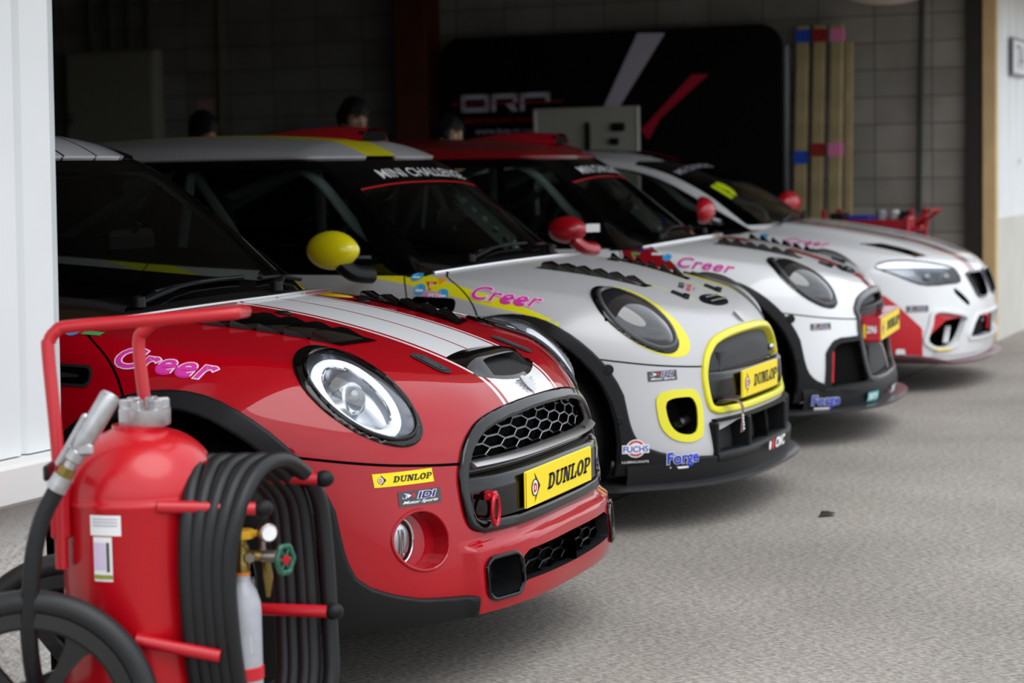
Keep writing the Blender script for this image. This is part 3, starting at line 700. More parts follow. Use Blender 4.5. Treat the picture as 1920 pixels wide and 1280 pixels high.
for k, (x, c, w_, h_, nm, lb) in enumerate(((-.22, (16, 16, 18), .10, .07, 'tool_case', 'small black tool case at the left end of the red trolley'), (-.08, (24, 60, 170), .16, .055, 'tool_case', 'blue tool case on the red trolley'), (.06, (150, 155, 165), .07, .09, 'spray_can', 'pale silver can on the red trolley'), (.15, (205, 205, 200), .07, .09, 'spray_can', 'white can on the red trolley'), (.24, (14, 14, 15), .09, .08, 'tool_case', 'black tool case at the right end of the red trolley'))):
    mb = MB(); p = BP(-.62+x, -.80, .836+h_/2)
    if nm == 'spray_can': mb.lathe([(0, -h_/2), (w_/2, -h_/2), (w_/2, h_*.3), (w_*.3, h_/2), (0, h_/2)], p, (0, 0, 1), 16)
    else: mb.box(p, (w_, .16, h_), R=BR, bev=.008)
    mb.build(nm, mat('gear_%d' % k, c, .5), label=lb, cat='can' if nm == 'spray_can' else 'case')
t = empty('floor_jack', BP(-.28, -1.3, 0), BANG, label='red upright jack handle frame standing right of the trolley', cat='jack')
mb = MB(); mb.box((0, 0, .06), (.35, .22, .10), bev=.02); mb.build('base', MATS['trolley_red'], t)
mb = MB(); mb.tube([(0, -.05, .1), (.02, -.05, .88)], .018, 8); mb.tube([(0, .05, .1), (.02, .05, .88)], .018, 8); mb.tube([(.02, -.08, .88), (.02, .08, .88)], .016, 8); mb.tube([(.0, 0, .80), (.10, 0, .83)], .012, 8); mb.build('handle', MATS['trolley_red'], t)

mb = MB(); mb.add([(.935, 2.15, .004), (.985, 2.19, .012), (.975, 2.235, .006), (.93, 2.21, .014), (.955, 2.19, .02)], [(0, 1, 4), (1, 2, 4), (2, 3, 4), (3, 0, 4)]); mb.build('dry_leaf', mat('leaf_dark', (40, 36, 32), .8), label='small dark leaf lying on the open concrete right of the silver hatchback', cat='leaf')
# ================================================================ paints and trims
M_RED = mat('red_paint', (164, 0, 20), .38, coat=1.0, spec=.05)
M_WHT = mat('white_paint', (226, 228, 230), .4, coat=.9, spec=.2)
M_STR = mat('white_stripe_vinyl', (232, 234, 236), .3, coat=.6)
M_SIL = mat('satin_silver_paint', (188, 188, 190), .42, metal=.1, coat=.35, coat_rough=.15)
M_YEL = mat('yellow_vinyl', (226, 218, 24), .4, coat=.3, coat_rough=.1)
M_MYL = mat('yellow_mirror_paint', (236, 222, 14), .25, coat=.8)
M_BLK = mat('gloss_black', (3, 3, 4), .06, spec=.55)
M_TRM = mat('black_arch_plastic', (12, 13, 15), .5, spec=.3, bump=(900, .12, .0004))
M_DRK = mat('dark_void', (4, 4, 4), .8, spec=.1)
M_INT = mat('cabin_black', (13, 13, 13), .75, spec=.25)
M_RUB = mat('tyre_rubber', (14, 14, 15), .7, spec=.3)
M_CHR = mat('chrome', (225, 225, 225), .08, metal=1)
M_ALU = mat('satin_aluminium', (190, 190, 190), .3, metal=1)
M_GUN = mat('gunmetal', (60, 62, 66), .28, metal=.9)
M_GRY = mat('grey_metal_ring', (120, 122, 126), .3, metal=.8, coat=.3)
M_MSH = mat('grille_edge_grey', (150, 153, 158), .35, metal=.6)
M_CAGE = mat('cage_mint_grey', (176, 194, 188), .4)
M_GLS = glass('windscreen_glass', (.80, .86, .82), 1.0)
M_GLD = glass('side_glass', (.70, .75, .73), 1.0)
M_CLR = glass('lamp_cover_clear', (.93, .95, .97), 1.0)
M_LED = mat('lamp_ring_white', (235, 238, 242), .35, emit=(235, 240, 250), es=.5)
M_REF = mat('lamp_reflector', (222, 224, 228), .3, metal=1)
M_SMK = mat('smoked_lamp_cover', (36, 38, 42), .05, coat=1, spec=.8)
M_DYL = mat('plate_yellow', (250, 222, 10), .45)
M_DBK = mat('print_black', (14, 13, 10), .5)
M_DWH = mat('print_white', (240, 240, 240), .5)
M_DRD = mat('print_red', (205, 20, 35), .5)
M_DBL = mat('print_blue', (30, 60, 190), .5)
M_DNV = mat('print_navy', (34, 30, 110), .5)
M_DMG = mat('print_magenta', (214, 50, 160), .5)
M_DCY = mat('print_light_blue', (60, 165, 225), .5)
M_DTL = mat('print_teal', (90, 190, 190), .5)
M_DGR = mat('print_grey', (70, 70, 74), .5)
M_DGN = mat('print_green', (70, 170, 90), .5)
M_RSC = mat('anodised_red', (190, 20, 40), .3, metal=.4)
M_NEO = mat('neon_yellow', (215, 240, 10), .5)
# ================================================================ small hatchback builder
HL_OUT = [(0.305, -0.572, 0.861), (0.324, -0.624, 0.85), (0.348, -0.667, 0.835), (0.371, -0.692, 0.815), (0.394, -0.704, 0.792), (0.42, -0.707, 0.767), (0.447, -0.704, 0.743), (0.476, -0.694, 0.719), (0.504, -0.68, 0.698), (0.531, -0.66, 0.68), (0.555, -0.638, 0.666), (0.575, -0.613, 0.657), (0.591, -0.589, 0.653), (0.602, -0.567, 0.656), (0.608, -0.548, 0.665), (0.608, -0.534, 0.678), (0.602, -0.524, 0.697), (0.59, -0.518, 0.719), (0.571, -0.516, 0.744), (0.547, -0.515, 0.77), (0.516, -0.514, 0.795), (0.479, -0.506, 0.817), (0.432, -0.485, 0.835), (0.387, -0.469, 0.85), (0.348, -0.464, 0.861), (0.319, -0.472, 0.868), (0.301, -0.493, 0.871), (0.297, -0.528, 0.868)]
HL_GLS = [(0.334, -0.574, 0.854), (0.351, -0.62, 0.844), (0.372, -0.66, 0.83), (0.39, -0.68, 0.812), (0.41, -0.691, 0.791), (0.432, -0.695, 0.769), (0.455, -0.693, 0.747), (0.48, -0.686, 0.726), (0.505, -0.674, 0.707), (0.528, -0.658, 0.691), (0.549, -0.638, 0.679), (0.567, -0.617, 0.671), (0.581, -0.595, 0.669), (0.591, -0.575, 0.671), (0.597, -0.558, 0.679), (0.597, -0.543, 0.692), (0.591, -0.533, 0.708), (0.58, -0.526, 0.728), (0.564, -0.521, 0.75), (0.542, -0.518, 0.773), (0.516, -0.514, 0.795), (0.483, -0.507, 0.815), (0.443, -0.489, 0.831), (0.405, -0.475, 0.845), (0.371, -0.472, 0.855), (0.346, -0.48, 0.861), (0.331, -0.501, 0.862), (0.327, -0.533, 0.86)]
HL_LED = [(0.372, -0.596, 0.842), (0.384, -0.634, 0.834), (0.395, -0.659, 0.821), (0.407, -0.675, 0.805), (0.421, -0.685, 0.787), (0.438, -0.69, 0.768), (0.456, -0.691, 0.749), (0.475, -0.687, 0.731), (0.494, -0.679, 0.715), (0.513, -0.668, 0.701), (0.531, -0.655, 0.691), (0.546, -0.64, 0.684), (0.558, -0.624, 0.682), (0.567, -0.608, 0.684), (0.572, -0.593, 0.69), (0.573, -0.581, 0.7), (0.57, -0.57, 0.714), (0.562, -0.562, 0.731), (0.55, -0.555, 0.749), (0.534, -0.55, 0.769), (0.513, -0.545, 0.788), (0.49, -0.54, 0.805), (0.463, -0.533, 0.82), (0.432, -0.521, 0.832), (0.405, -0.516, 0.841), (0.385, -0.521, 0.846), (0.372, -0.537, 0.848), (0.367, -0.562, 0.847)]
HL_YEL = [(0.323, -0.545, 0.86), (0.341, -0.613, 0.848), (0.363, -0.667, 0.831), (0.383, -0.692, 0.808), (0.406, -0.703, 0.783), (0.432, -0.706, 0.757), (0.46, -0.701, 0.731), (0.49, -0.688, 0.706), (0.52, -0.67, 0.684), (0.549, -0.646, 0.665), (0.575, -0.617, 0.651), (0.597, -0.586, 0.642), (0.615, -0.555, 0.639), (0.627, -0.528, 0.642), (0.634, -0.505, 0.651), (0.634, -0.488, 0.666), (0.629, -0.477, 0.686), (0.616, -0.471, 0.71), (0.597, -0.47, 0.736), (0.572, -0.47, 0.763), (0.54, -0.469, 0.79), (0.501, -0.457, 0.814), (0.453, -0.425, 0.833), (0.408, -0.404, 0.849), (0.368, -0.398, 0.861), (0.339, -0.409, 0.868), (0.321, -0.439, 0.871), (0.316, -0.486, 0.868)]
HC = np.array([.47, -.585, .765]); HN = np.array([.50, -.42, .76]); HN /= np.linalg.norm(HN)
HU = np.array([.80, .12, -.55]); HU -= HN*(HU@HN); HU /= np.linalg.norm(HU); HV = np.cross(HN, HU)
def h2(P): P = np.asarray(P, float)-HC; return np.stack([P@HU, P@HV], -1)
GR_OUT = [(-.475, .50), (-.474, .56), (-.462, .60), (-.440, .635), (-.402, .665), (-.345, .690), (-.25, .705), (-.12, .713), (0, .715), (.12, .713), (.25, .705), (.345, .690), (.402, .665), (.440, .635), (.462, .60), (.474, .56), (.475, .50), (.467, .458), (.443, .438), (.385, .430), (.2, .428), (0, .428), (-.2, .428), (-.385, .430), (-.443, .438), (-.467, .458)]
def line_g(pts, Q):
    """x minus the polyline x(z)"""
    s = Spl(pts); return Q[:, 0]-s(Q[:, 2])
def ell(Q, cx, cz, a, b): return (np.sqrt(((Q[:, 0]-cx)/a)**2+((Q[:, 2]-cz)/b)**2)-1)*min(a, b)
ZSEAM = lambda x: .645-.18*(x-.414)
XTRIM = lambda y: -.045-.38*y*y
CLADF = [(-.31, .20), (-.306, .36)]+[(.10-.406*math.cos(t), .36+.437*math.sin(t)) for t in np.linspace(.15, 2.75, 26)]+[(.493, .436), (.503, .401), (.516, .371), (.543, .346), (.582, .327), (.63, .31), (.706, .296), (.95, .285), (.95, .0), (-.31, 0)]
def make_shape(lip):
    def F(P):
        if not lip: return body_F(P)
        y, z = np.abs(P[..., 1]), P[..., 2]; Q = P.copy(); Q[..., 0] = P[..., 0]-lip*smooth(.505, .475, y)*smooth(.418, .396, z); return body_F(Q)
    return F
def recess(sheet, depth, name_inv=True, shrink=0.0, centre=None):
    """sunken copy of a region with walls back up to the surface"""
    b = sheet.shell(-depth, 0.0)
    n = len(sheet.V); b.N[n:] *= -1
    if centre is not None and shrink:
        c = np.array(centre); b.V[:n] = c+(b.V[:n]-c)*(1-shrink)-0*sheet.N
        # walls share copies of the floor rim
        m = (len(b.V)-n)//2; b.V[n:n+m] = c+(b.V[n:n+m]-c)*(1-shrink)
    return b
def tyre_wheel(parent, c, side, dark=False, spokes=10, R=.305):
    y = c[1]; o = empty('wheel', (c[0], y, c[2]+CZ), parent=parent)
    s = side; w = .205
    t = MB(); prof = [(R-.10, -w/2+.012), (R-.06, -w/2), (R-.018, -w/2+.004), (R, -w/2+.03), (R, w/2-.03), (R-.018, w/2-.004), (R-.06, w/2), (R-.10, w/2-.012)]
    t.lathe(prof, (0, 0, 0), (0, 1, 0), 40, close=True)
    t.build('tyre', M_RUB, o, smooth=50)
    r = MB(); r.lathe([(R-.096, -.095), (R-.104, -.092), (R-.118, -.04), (R-.118, .04), (R-.104, .092), (R-.096, .095), (R-.11, .04), (R-.11, -.04)], (0, 0, 0), (0, 1, 0), 40, close=True)
    for k in range(spokes):
        a = 2*PI*k/spokes; rr = R-.11
        r.box((math.cos(a)*rr*.52, s*.065, math.sin(a)*rr*.52), (rr*.98, .022, .024), R=roty(-a), bev=.005)
    r.lathe([(.0, -.03), (.05, -.03), (.055, .03), (.03, .04), (0, .04)], (0, s*.06, 0), (0, s, 0), 20)
    r.build('rim', M_GUN if dark else M_ALU, o)
    d = MB(); d.lathe([(0, -.01), (.14, -.01), (.14, .01), (0, .01)], (0, s*.0, 0), (0, 1, 0), 30); d.build('brake_disc', M_GUN, o)
    return o
def hood_vent(parent, S, F, poly, nlou, name='bonnet_vent', tall=.016, matl=None):
    """louvre panel; poly = 4 corners (x,y): rear outer, front outer, front inner, rear inner (y<0 side)"""
    p = [np.array(q, float) for q in poly]; mb = MB()
    def at(u, v, h):
        q = (p[0]*(1-v)+p[3]*v)*(1-u)+(p[1]*(1-v)+p[2]*v)*u
        P = surf_pt(F, np.array([[q[0], S*q[1], .88]]), np.array([0, 0, 1.]), .2); n = grad(F, P); return (P+n*h)[0]
    # frame plate
    V = []; nu, nv = 14, 4
    for i in range(nu+1):
        for j in range(nv+1): V.append(at(i/nu, j/nv, .003))
    mb.add(V, [(i*(nv+1)+j, (i+1)*(nv+1)+j, (i+1)*(nv+1)+j+1, i*(nv+1)+j+1) for i in range(nu) for j in range(nv)])
    for k in range(nlou):
        u0 = .04+(.92)*k/nlou; u1 = .04+.92*(k+1)/nlou-.02; um = u0+(u1-u0)*.62
        prof = [(u0, .003), (u0+.006, tall), (u0+.022, tall), (u1, .003)]
        V = []
        for (u, h) in prof:
            for v in (.06, .2, .5, .8, .94): V.append(at(u, v, h if .1 < v < .9 else h*.8))
        for (u, h) in prof:
            for v in (.06, .2, .5, .8, .94): V.append(at(u, v, -.004))
        n = 5; F_ = []
        for i in range(3):
            for j in range(4): a = i*n+j; F_.append((a, a+n, a+n+1, a+1))
        b = 4*n
        for i in range(3):
            for j in (0, 4): a = i*n+j; F_.append((a, a+n, a+n+b, a+b))
        for j in range(4): F_.append((j, j+1, j+1+b, j+b)); a = 3*n+j; F_.append((a, a+1, a+1+b, a+b))
        mb.add(V, F_)
    return mb.build(name, matl or M_BLK, parent, smooth=30, off=(0, 0, CZ))
def hex_grille(parent, F, y0, y1, z0, z1, inside, px=.105, pz=.027, bar=.0024, deep=.014, back=.022, name='grille_mesh', xs=.75, edge=None):
    """honeycomb of flattened hexagons following the face of the nose"""
    mb = MB(); rows = int((z1-z0)/(pz/2))+2; cols = int((y1-y0)/(px*1.5))+2
    def X(y, z): return surf_pt(F, np.array([[xs, y, z]]), np.array([1., 0, 0]), .25)[0]
    for r in range(-1, rows+1):
        for c in range(-1, cols+1):
            cy = y0+c*px*1.5+(px*.75 if r % 2 else 0); cz = z0+r*pz/2
            if not inside(cy, cz): continue
            hexo = [(cy-px*.5, cz), (cy-px*.25, cz+pz/2), (cy+px*.25, cz+pz/2), (cy+px*.5, cz), (cy+px*.25, cz-pz/2), (cy-px*.25, cz-pz/2)]
            k = 1-2*bar/pz; ky = 1-2*bar/px*1.6
            O = []; I = []; Ib = []; Ob = []
            for (yy, zz) in hexo:
                p = X(yy, zz); p[0] -= back; O.append(p)
                q = np.array([p[0]+.003, cy+(yy-cy)*ky, cz+(zz-cz)*k]); q2 = q.copy(); q2[0] -= deep; q2[1] = cy+(yy-cy)*ky*.96; q2[2] = cz+(zz-cz)*k*.92; I.append(q); Ib.append(q2)
            V = O+I+Ib; n = 6
            mb.add(V, [(i, (i+1) % n, n+(i+1) % n, n+i) for i in range(n)], 0)
            mb.add(V, [(n+i, n+(i+1) % n, 2*n+(i+1) % n, 2*n+i) for i in range(n)], 1)
    return mb.build(name, [edge or M_MSH, M_BLK], parent, smooth=None, off=(0, 0, CZ))
def face_ribbon(F, pts, up, out, th, n=1, xs=.75, tilt=0.0):
    """bar that follows the nose: pts (y,z) centre line; section up (half height) and out (front proud)"""
    mb = MB(); V = []
    for (y, z) in pts:
        p = surf_pt(F, np.array([[xs, y, z]]), np.array([1., 0, 0]), .3)[0]
        sec = [(-th, -up), (out*.6, -up), (out, -up*.55), (out, up*.55), (out*.6, up), (-th, up)]
        for dx, dz in sec: V.append((p[0]+dx-(tilt*dz/up if dx > 0 else 0), y, z+dz))
    k = 6; m = len(pts); Fc = []
    for i in range(m-1):
        for j in range(k): Fc.append((i*k+j, (i+1)*k+j, (i+1)*k+(j+1) % k, i*k+(j+1) % k))
    Fc += [tuple(range(k)), tuple((m-1)*k+j for j in range(k))]
    return mb.add(V, Fc)
def dunlop_items(w, h, full=True):
    """yellow panel with round mark and slab lettering; colours: 0 yellow 1 black 2 white 3 red"""
    it = [item_grid(w, h, m=0, n=10)]
    cx = -w*.385; r = h*.20
    it += [item_poly([(cx-.02*h, h*.42), (cx+.44*h, 0), (cx-.02*h, -h*.42), (cx+.14*h, -h*.08), (cx+.14*h, h*.08)], 1, 1), item_disc(h*.235, cx-.02*h, 0, 1, 2), item_disc(h*.210, cx-.02*h, 0, 2, 3)]
    it += [item_text('D', h*.24, h*.26, cx-.02*h, 0, .05, 0, 3, 4)]
    it += [item_slab('DUNLOP', w*.68, h*.46, w*.14, 0, .24, 1, 2)]
    return it
DUN_M = [M_DYL, M_DBK, M_DWH, M_DRD]
def idi_items(w, h):
    return [item_grid(w, h, m=0, n=6), item_poly([(-w*.40, h*.05), (-w*.34, h*.05), (-w*.33, h*.32), (-w*.39, h*.32)], 1, 1), item_poly([(-w*.40-.002, h*.02), (-w*.32, h*.02), (-w*.31, h*.35), (-w*.38, h*.35)], 2, .5),
            item_poly([(-w*.30, h*.04), (-w*.30, h*.34), (-w*.20, h*.19)], 2, 1), item_poly([(-w*.19, h*.05), (-w*.13, h*.05), (-w*.12, h*.32), (-w*.18, h*.32)], 3, 1),
            item_text('IDI', w*.46, h*.46, w*.16, h*.16, .09, .25, 2, 1, ref=.05), item_text('IDI', w*.46, h*.46, w*.16, h*.16, .04, .25, 1, 2, ref=.05),
            item_text('Motor Sports', w*.84, h*.26, 0, -h*.28, .02, .5, 2, 1)]
IDI_M = [M_DGR, M_DNV, M_DWH, M_DRD]
def creer_items(w, h, outline=True):
    it = []
    if outline:
        it += [item_text('Creer', w, h, bold=.062, shear=.28, m=0, lift=0, ref=.022, space=1.12), item_text('Creer', w, h, bold=.052, shear=.28, m=1, lift=1, ref=.022, space=1.12)]
    it += [item_text('Creer', w, h, bold=.022, shear=.28, m=0, lift=2, ref=.022, space=1.12)]
    return it
def ellfit(P, k=1.0, shift=(0, 0), n=80):
    """least squares ellipse through traced points"""
    c0 = P.mean(0); X = (P-c0)*10; A = np.stack([X[:, 0]**2, X[:, 0]*X[:, 1], X[:, 1]**2, X[:, 0], X[:, 1]], 1); a = np.linalg.lstsq(A, np.ones(len(P)), rcond=None)[0]
    M = np.array([[a[0], a[1]/2], [a[1]/2, a[2]]]); c = -np.linalg.solve(M, a[3:]/2); k0 = 1+c@M@c; w, U_ = np.linalg.eigh(M/k0); r = 1/np.sqrt(w)*k; c = c0+c/10+np.array(shift)
    t = np.linspace(0, 2*PI, n, endpoint=False); return c+(np.cos(t)[:, None]*r[0])*U_[:, 0]/10+(np.sin(t)[:, None]*r[1])*U_[:, 1]/10
def build_mini(kind, root, fine=1.0):
    """kind: 'red', 'silver' or 'white'. Everything hangs from root."""
    red, sil, wht = kind == 'red', kind == 'silver', kind == 'white'
    paint = {'red': M_RED, 'silver': M_SIL, 'white': M_WHT}[kind]
    F = make_shape(.024 if red else 0.0); off = (0, 0, CZ)
    el = elevs(F, [-.05, 0, .55], [1, 0], -.50, PI/2, int(118*fine))
    P, N = fan(F, -.05, -2.4, .55, int(120*fine), 44, el); B = Sheet.grid(P, N)
    SO = lambda n, parts, mats, **k: sheet_obj(n, parts, mats, root, off, **k)
    M_IN = mat('cabin_charcoal', (44, 46, 43), .7) if red else M_INT
    both = lambda s: s.join(s.mirror())
    def PAIR(n, parts, mats):
        SO(n, parts, mats); SO(n, [(q.mirror(), i) for q, i in parts], mats)
    # ---- openings
    zb = .25 if red else .262
    _, B = B.take(lambda Q: np.where(Q[:, 0] > .3, zb, .24+.0*Q[:, 0])+.0-0*Q[:, 1]-0-(0)+(-Q[:, 2])*1.0 if False else Q[:, 2]-(.24+(zb-.24)*smooth(.3, .5, Q[:, 0])))
    _, B = B.take(lambda Q: np.where(Q[:, 2] > .8, cab_F(Q)+.004, .05))
    front = lambda Q: np.where(Q[:, 0] < .45, .05, 0)
    gro = np.array(GR_OUT)
    if wht: gro = np.array([(y*(1.0 if z > .6 else .93), z if z > .5 else .5-(.5-z)*2.75) for y, z in GR_OUT])
    gspl = crspline(gro, True, 6)
    grille_s, B = B.take(lambda Q: sdf(gspl, Q[:, 1:3])+front(Q))
    holes_f, B = B.take(lambda Q: ell(Q, .10, .36, .352, .395)+np.where(Q[:, 1] > -.45, .5, 0))
    _, B = B.take(lambda Q: ell(Q, -2.395, .36, .352, .385)+np.where(Q[:, 1] > -.45, .5, 0))
    # ---- headlamp regions
    hl_o = crspline(h2(HL_OUT), True, 3); hl_g = crspline(h2(HL_GLS), True, 3); hl_y = crspline(h2(HL_YEL), True, 3); hl_l = crspline(h2(HL_LED), True, 3)
    nearhl = lambda Q: np.where((np.linalg.norm(Q-HC, axis=1) > .34), .05, 0)
    hl, B = B.take(lambda Q: sdf(hl_o, h2(Q))+nearhl(Q))
    yel = None
    if sil: yel, B = B.take(lambda Q: sdf(hl_y, h2(Q))+nearhl(Q))
    # ---- front lower openings
    fog = pod = low = None
    yz = lambda poly: (lambda Q: sdf(poly, Q[:, 1:3])+front(Q))
    if red:
        fg = [(-.59+.062*math.cos(a), .440+.067*math.sin(a)) for a in np.linspace(0, 2*PI, 40, endpoint=False)]
        fog, B = B.take(yz(fg))
        pod_o = crspline(rrect(.132, .098, .03, 4, -.396, .328), True, 1); pod, B = B.take(yz(pod_o))
        low_o = np.array([(-.316, .302), (-.316, .36), (-.28, .372), (.0, .374), (.2, .374), (.2, .298), (0, .298)]); low, B = B.take(yz(low_o))
    if sil:
        vo = crspline([(-.662, .46), (-.656, .515), (-.62, .53), (-.56, .530), (-.515, .522), (-.497, .47), (-.512, .375), (-.535, .358), (-.575, .352), (-.625, .366), (-.655, .405)], True, 6)
        vi = crspline([(-.637, .455), (-.634, .49), (-.61, .503), (-.56, .504), (-.535, .498), (-.522, .465), (-.532, .40), (-.548, .381), (-.575, .378), (-.61, .388), (-.63, .415)], True, 6)
        fog, B = B.take(yz(vi)); pod, B = B.take(yz(vo))
        low_o = np.array([(-.46, .285), (-.44, .375), (-.30, .400), (0, .405), (.2, .405), (.2, .285)]); low, B = B.take(yz(low_o))
    if wht:
        vo = np.array([(-.675, .300), (-.655, .47), (-.615, .515), (-.57, .525), (-.40, .525), (-.40, .300)]); fog, B = B.take(yz(vo))
    # ---- shut lines
    gap = {'b': line_g([(.60, .035), (.80, -.02), (.885, -.10), (.955, -.25)], np.zeros((1, 3)))}
    GL = Spl([(.60, .035), (.80, -.02), (.885, -.10), (.955, -.25)]); DL = Spl([(.2, -.30), (.7, -.28), (.844, -.289), (.90, -.31), (.97, -.365)])
    w = .0032 if red else .0028
    cA = lambda Q: (Q[:, 0] > .12) & (Q[:, 1] < 0); cB = lambda Q: (Q[:, 2] > .68) & (Q[:, 2] < .97) & (Q[:, 0] < .3) & (Q[:, 1] < -.4); cC = lambda Q: (Q[:, 0] < 0) & (Q[:, 0] > -1.8) & (Q[:, 1] < -.5)
    seam_defs = [(lambda Q: Q[:, 2]-ZSEAM(Q[:, 0]), cA), (lambda Q: (Q[:, 0]-GL(Q[:, 2]))*.8, cB), (lambda Q: Q[:, 0]-DL(Q[:, 2]), cC), (lambda Q: Q[:, 0]+1.38, cC)]
    # arch and sill cladding
    cf = np.array(CLADF); yin = -.482 if red else -.30
    g_cf = lambda Q: np.where(Q[:, 0] < -.6, .05, np.maximum.reduce([sdf(cf, Q[:, [0, 2]]), Q[:, 1]-yin, -ell(Q, .10, .36, .352, .395)])); cladf, B = B.take(g_cf)
    g_cr = lambda Q: np.where((Q[:, 0] > -1.6) | (Q[:, 1] > -.3), .05, np.maximum(ell(Q, -2.395, .36, .406, .437), -ell(Q, -2.395, .36, .352, .385))); cladr, B = B.take(g_cr)
    sill, B = B.take(lambda Q: np.where((Q[:, 0] < -.2), Q[:, 2]-.33, .05))
    seams = []
    for f_, c_ in seam_defs:
        s_, B = B.band(f_, w, c_); seams.append(s_)
    cowl, B = B.take(lambda Q: np.where((Q[:, 2] > .88) & (Q[:, 1] > -.73) & (Q[:, 0] > -.9), Q[:, 0]-XTRIM(Q[:, 1]), .05))
    def g_bon(Q): return np.maximum.reduce([ZSEAM(Q[:, 0])-Q[:, 2], GL(Q[:, 2])-Q[:, 0], np.where(Q[:, 1] > -.70, XTRIM(Q[:, 1])-Q[:, 0], -1)])
    bon, B = B.take(g_bon)
    bump, B = B.take(lambda Q: -(Q[:, 0]-.2))
    door, B = B.take(lambda Q: np.maximum(Q[:, 0]-DL(Q[:, 2]), -(Q[:, 0]+1.38)))
    fen, rear = B.take(lambda Q: -(Q[:, 0]+1.0))
    # ---- bonnet with stripes
    bon = both(bon); parts = []
    if red:
        for (a, b) in ((.0045, .165), (.180, .194)):
            for sg in (-1, 1): st, bon = bon.band(lambda Q: sg*Q[:, 1]-(a+b)/2, (b-a)/2, lambda Q: Q[:, 2] > .60); parts.append((st, 1))
        mats = [paint, M_STR]
    elif sil:
        for sg in (-1, 1): st, bon = bon.band(lambda Q: sg*Q[:, 1]-(.275-.22*Q[:, 0]), .005, lambda Q: (Q[:, 0] < .56) & (Q[:, 2] > .7)); parts.append((st, 1))
        BU = Spl([(-.6, .975), (-.365, .954), (-.106, .892), (.027, .858), (.202, .80), (.4, .70)]); BLW = Spl([(-.6, .93), (-.308, .897), (-.072, .846), (.038, .822), (.156, .797), (.4, .72)])
        gb = lambda Q: np.where(Q[:, 1] < -.5, np.maximum(Q[:, 2]-BU(Q[:, 0]), BLW(Q[:, 0])-Q[:, 2]), .05)
        st, bon = bon.take(gb); parts.append((st, 1)); mats = [paint, M_YEL]
    else:
        st, bon = bon.take(lambda Q: np.where(Q[:, 2] > .60, np.maximum(np.abs(Q[:, 1]+.0)-.085, -1), .05)); parts.append((st, 1))
        st2, s3 = st.take(lambda Q: np.maximum(Q[:, 0]-.30, .12-Q[:, 0])); parts[-1] = (s3, 1); parts.append((st2, 0)); mats = [paint, mat('dark_red_vinyl', (150, 8, 26), .35, coat=.6)]
    SO('bonnet', parts+[(bon, 0)], mats)
    # ---- side panels
    if sil:
        bandF, fen = fen.take(gb); bandD, door = door.take(gb)
        B2 = Spl([(-2.2, 1.10), (-1.8, 1.062), (-1.574, 1.028), (-1.331, .977), (-1.187, .938), (-.9, .875), (-.6, .80)]); g2 = lambda Q: np.where((Q[:, 0] < -.6) & (Q[:, 1] < -.5), np.maximum(Q[:, 2]-B2(Q[:, 0]), B2(Q[:, 0])-.052-Q[:, 2]), .05)
        b2, door = door.take(g2); bandD = bandD.join(b2); b3, rear0 = rear.copy().take(g2)
        SO('front_fender', [(fen, 0), (bandF, 1)], [paint, M_YEL]); SO('front_fender', [(fen.mirror(), 0)], [paint]); dparts = [(door, 0), (bandD, 1)]
        SO('door', dparts, [paint, M_YEL]); SO('door', [(door.mirror(), 0)], [paint])
    elif wht:
        fl, fen2 = fen.take(lambda Q: np.where(Q[:, 1] < 0, np.maximum(DL(Q[:, 2])-Q[:, 0]+.01, .80-Q[:, 2]), .05))
        PAIR('front_fender', [(fen2, 0), (fl, 1)], [paint, mat('dark_red_vinyl', (150, 8, 26), .35)]); SO('door', [(door, 0)], [paint]); SO('door', [(door.mirror(), 0)], [paint])
    else:
        PAIR('front_fender', [(fen, 0)], [paint]); SO('door', [(door, 0)], [paint]); SO('door', [(door.mirror(), 0)], [paint])
    SO('rear_body', [(both(rear), 0)] if not sil else [(rear0, 0), (b3, 1), (rear.mirror(), 0)], [paint, M_YEL])
    SO('front_bumper', [(both(bump), 0)], [paint])
    for s in seams: PAIR('shut_line', [(s.offset(-.005), 0)], [M_DRK])
    # dark lining just behind the skin, so that gaps and glass show a closed body
    lp, ln = fan(F, -.05, -2.4, .55, 24, 20, np.linspace(-.42, .50, 14)); LS = Sheet.grid(lp-ln*.03, ln)
    _, LS = LS.take(lambda Q: Q[:, 2]-.26); _, LS = LS.take(lambda Q: Q[:, 0]-.36+0*Q[:, 1]) if False else (0, LS)
    LS, _ = LS.take(lambda Q: Q[:, 0]+.36); _, LS = LS.take(lambda Q: ell(Q, -2.395, .36, .36, .39))
    PAIR('inner_lining', [(LS, 0)], [M_IN])
    SO('cowl_panel', [(both(cowl).offset(-.004), 0)], [M_TRM])
    # cladding
    cs = cladf.raised(g_cf, .017, .008)
    SO('wheel_arch_trim', [(cs, 0)], [M_TRM]); SO('wheel_arch_trim', [(cs.mirror(), 0)], [M_TRM])
    cr = cladr.raised(g_cr, .017, .008); PAIR('wheel_arch_trim', [(cr, 0)], [M_TRM]); SILL = None
    for q_ in (sill.take(lambda Q: -(Q[:, 0]+1.2))): PAIR('sill_trim', [(q_.shell(.012, -.004), 0)], [M_TRM])
    # seam in the arch trim and screw heads
    for (x, z, r_) in (((.405, .59, .012), (.425, .350, .013)) if red else ((.435, .62, .012), (.46, .44, .010)) if wht else ((.428, .612, .012), (.46, .44, .010))):
        p = surf_pt(F, np.array([[x, -.80, z]]), np.array([0, -1., 0]), .25)[0]; n = grad(F, p[None])[0]
        mb = MB(); mb.lathe([(0, -.006), (r_*1.5, -.006), (r_*1.5, .0185), (r_*1.15, .0195), (r_*1.1, .017), (r_*.55, .017), (r_*.5, .021), (0, .021)], p, n, 20); mb.build('trim_clip', M_TRM, root, off=off)
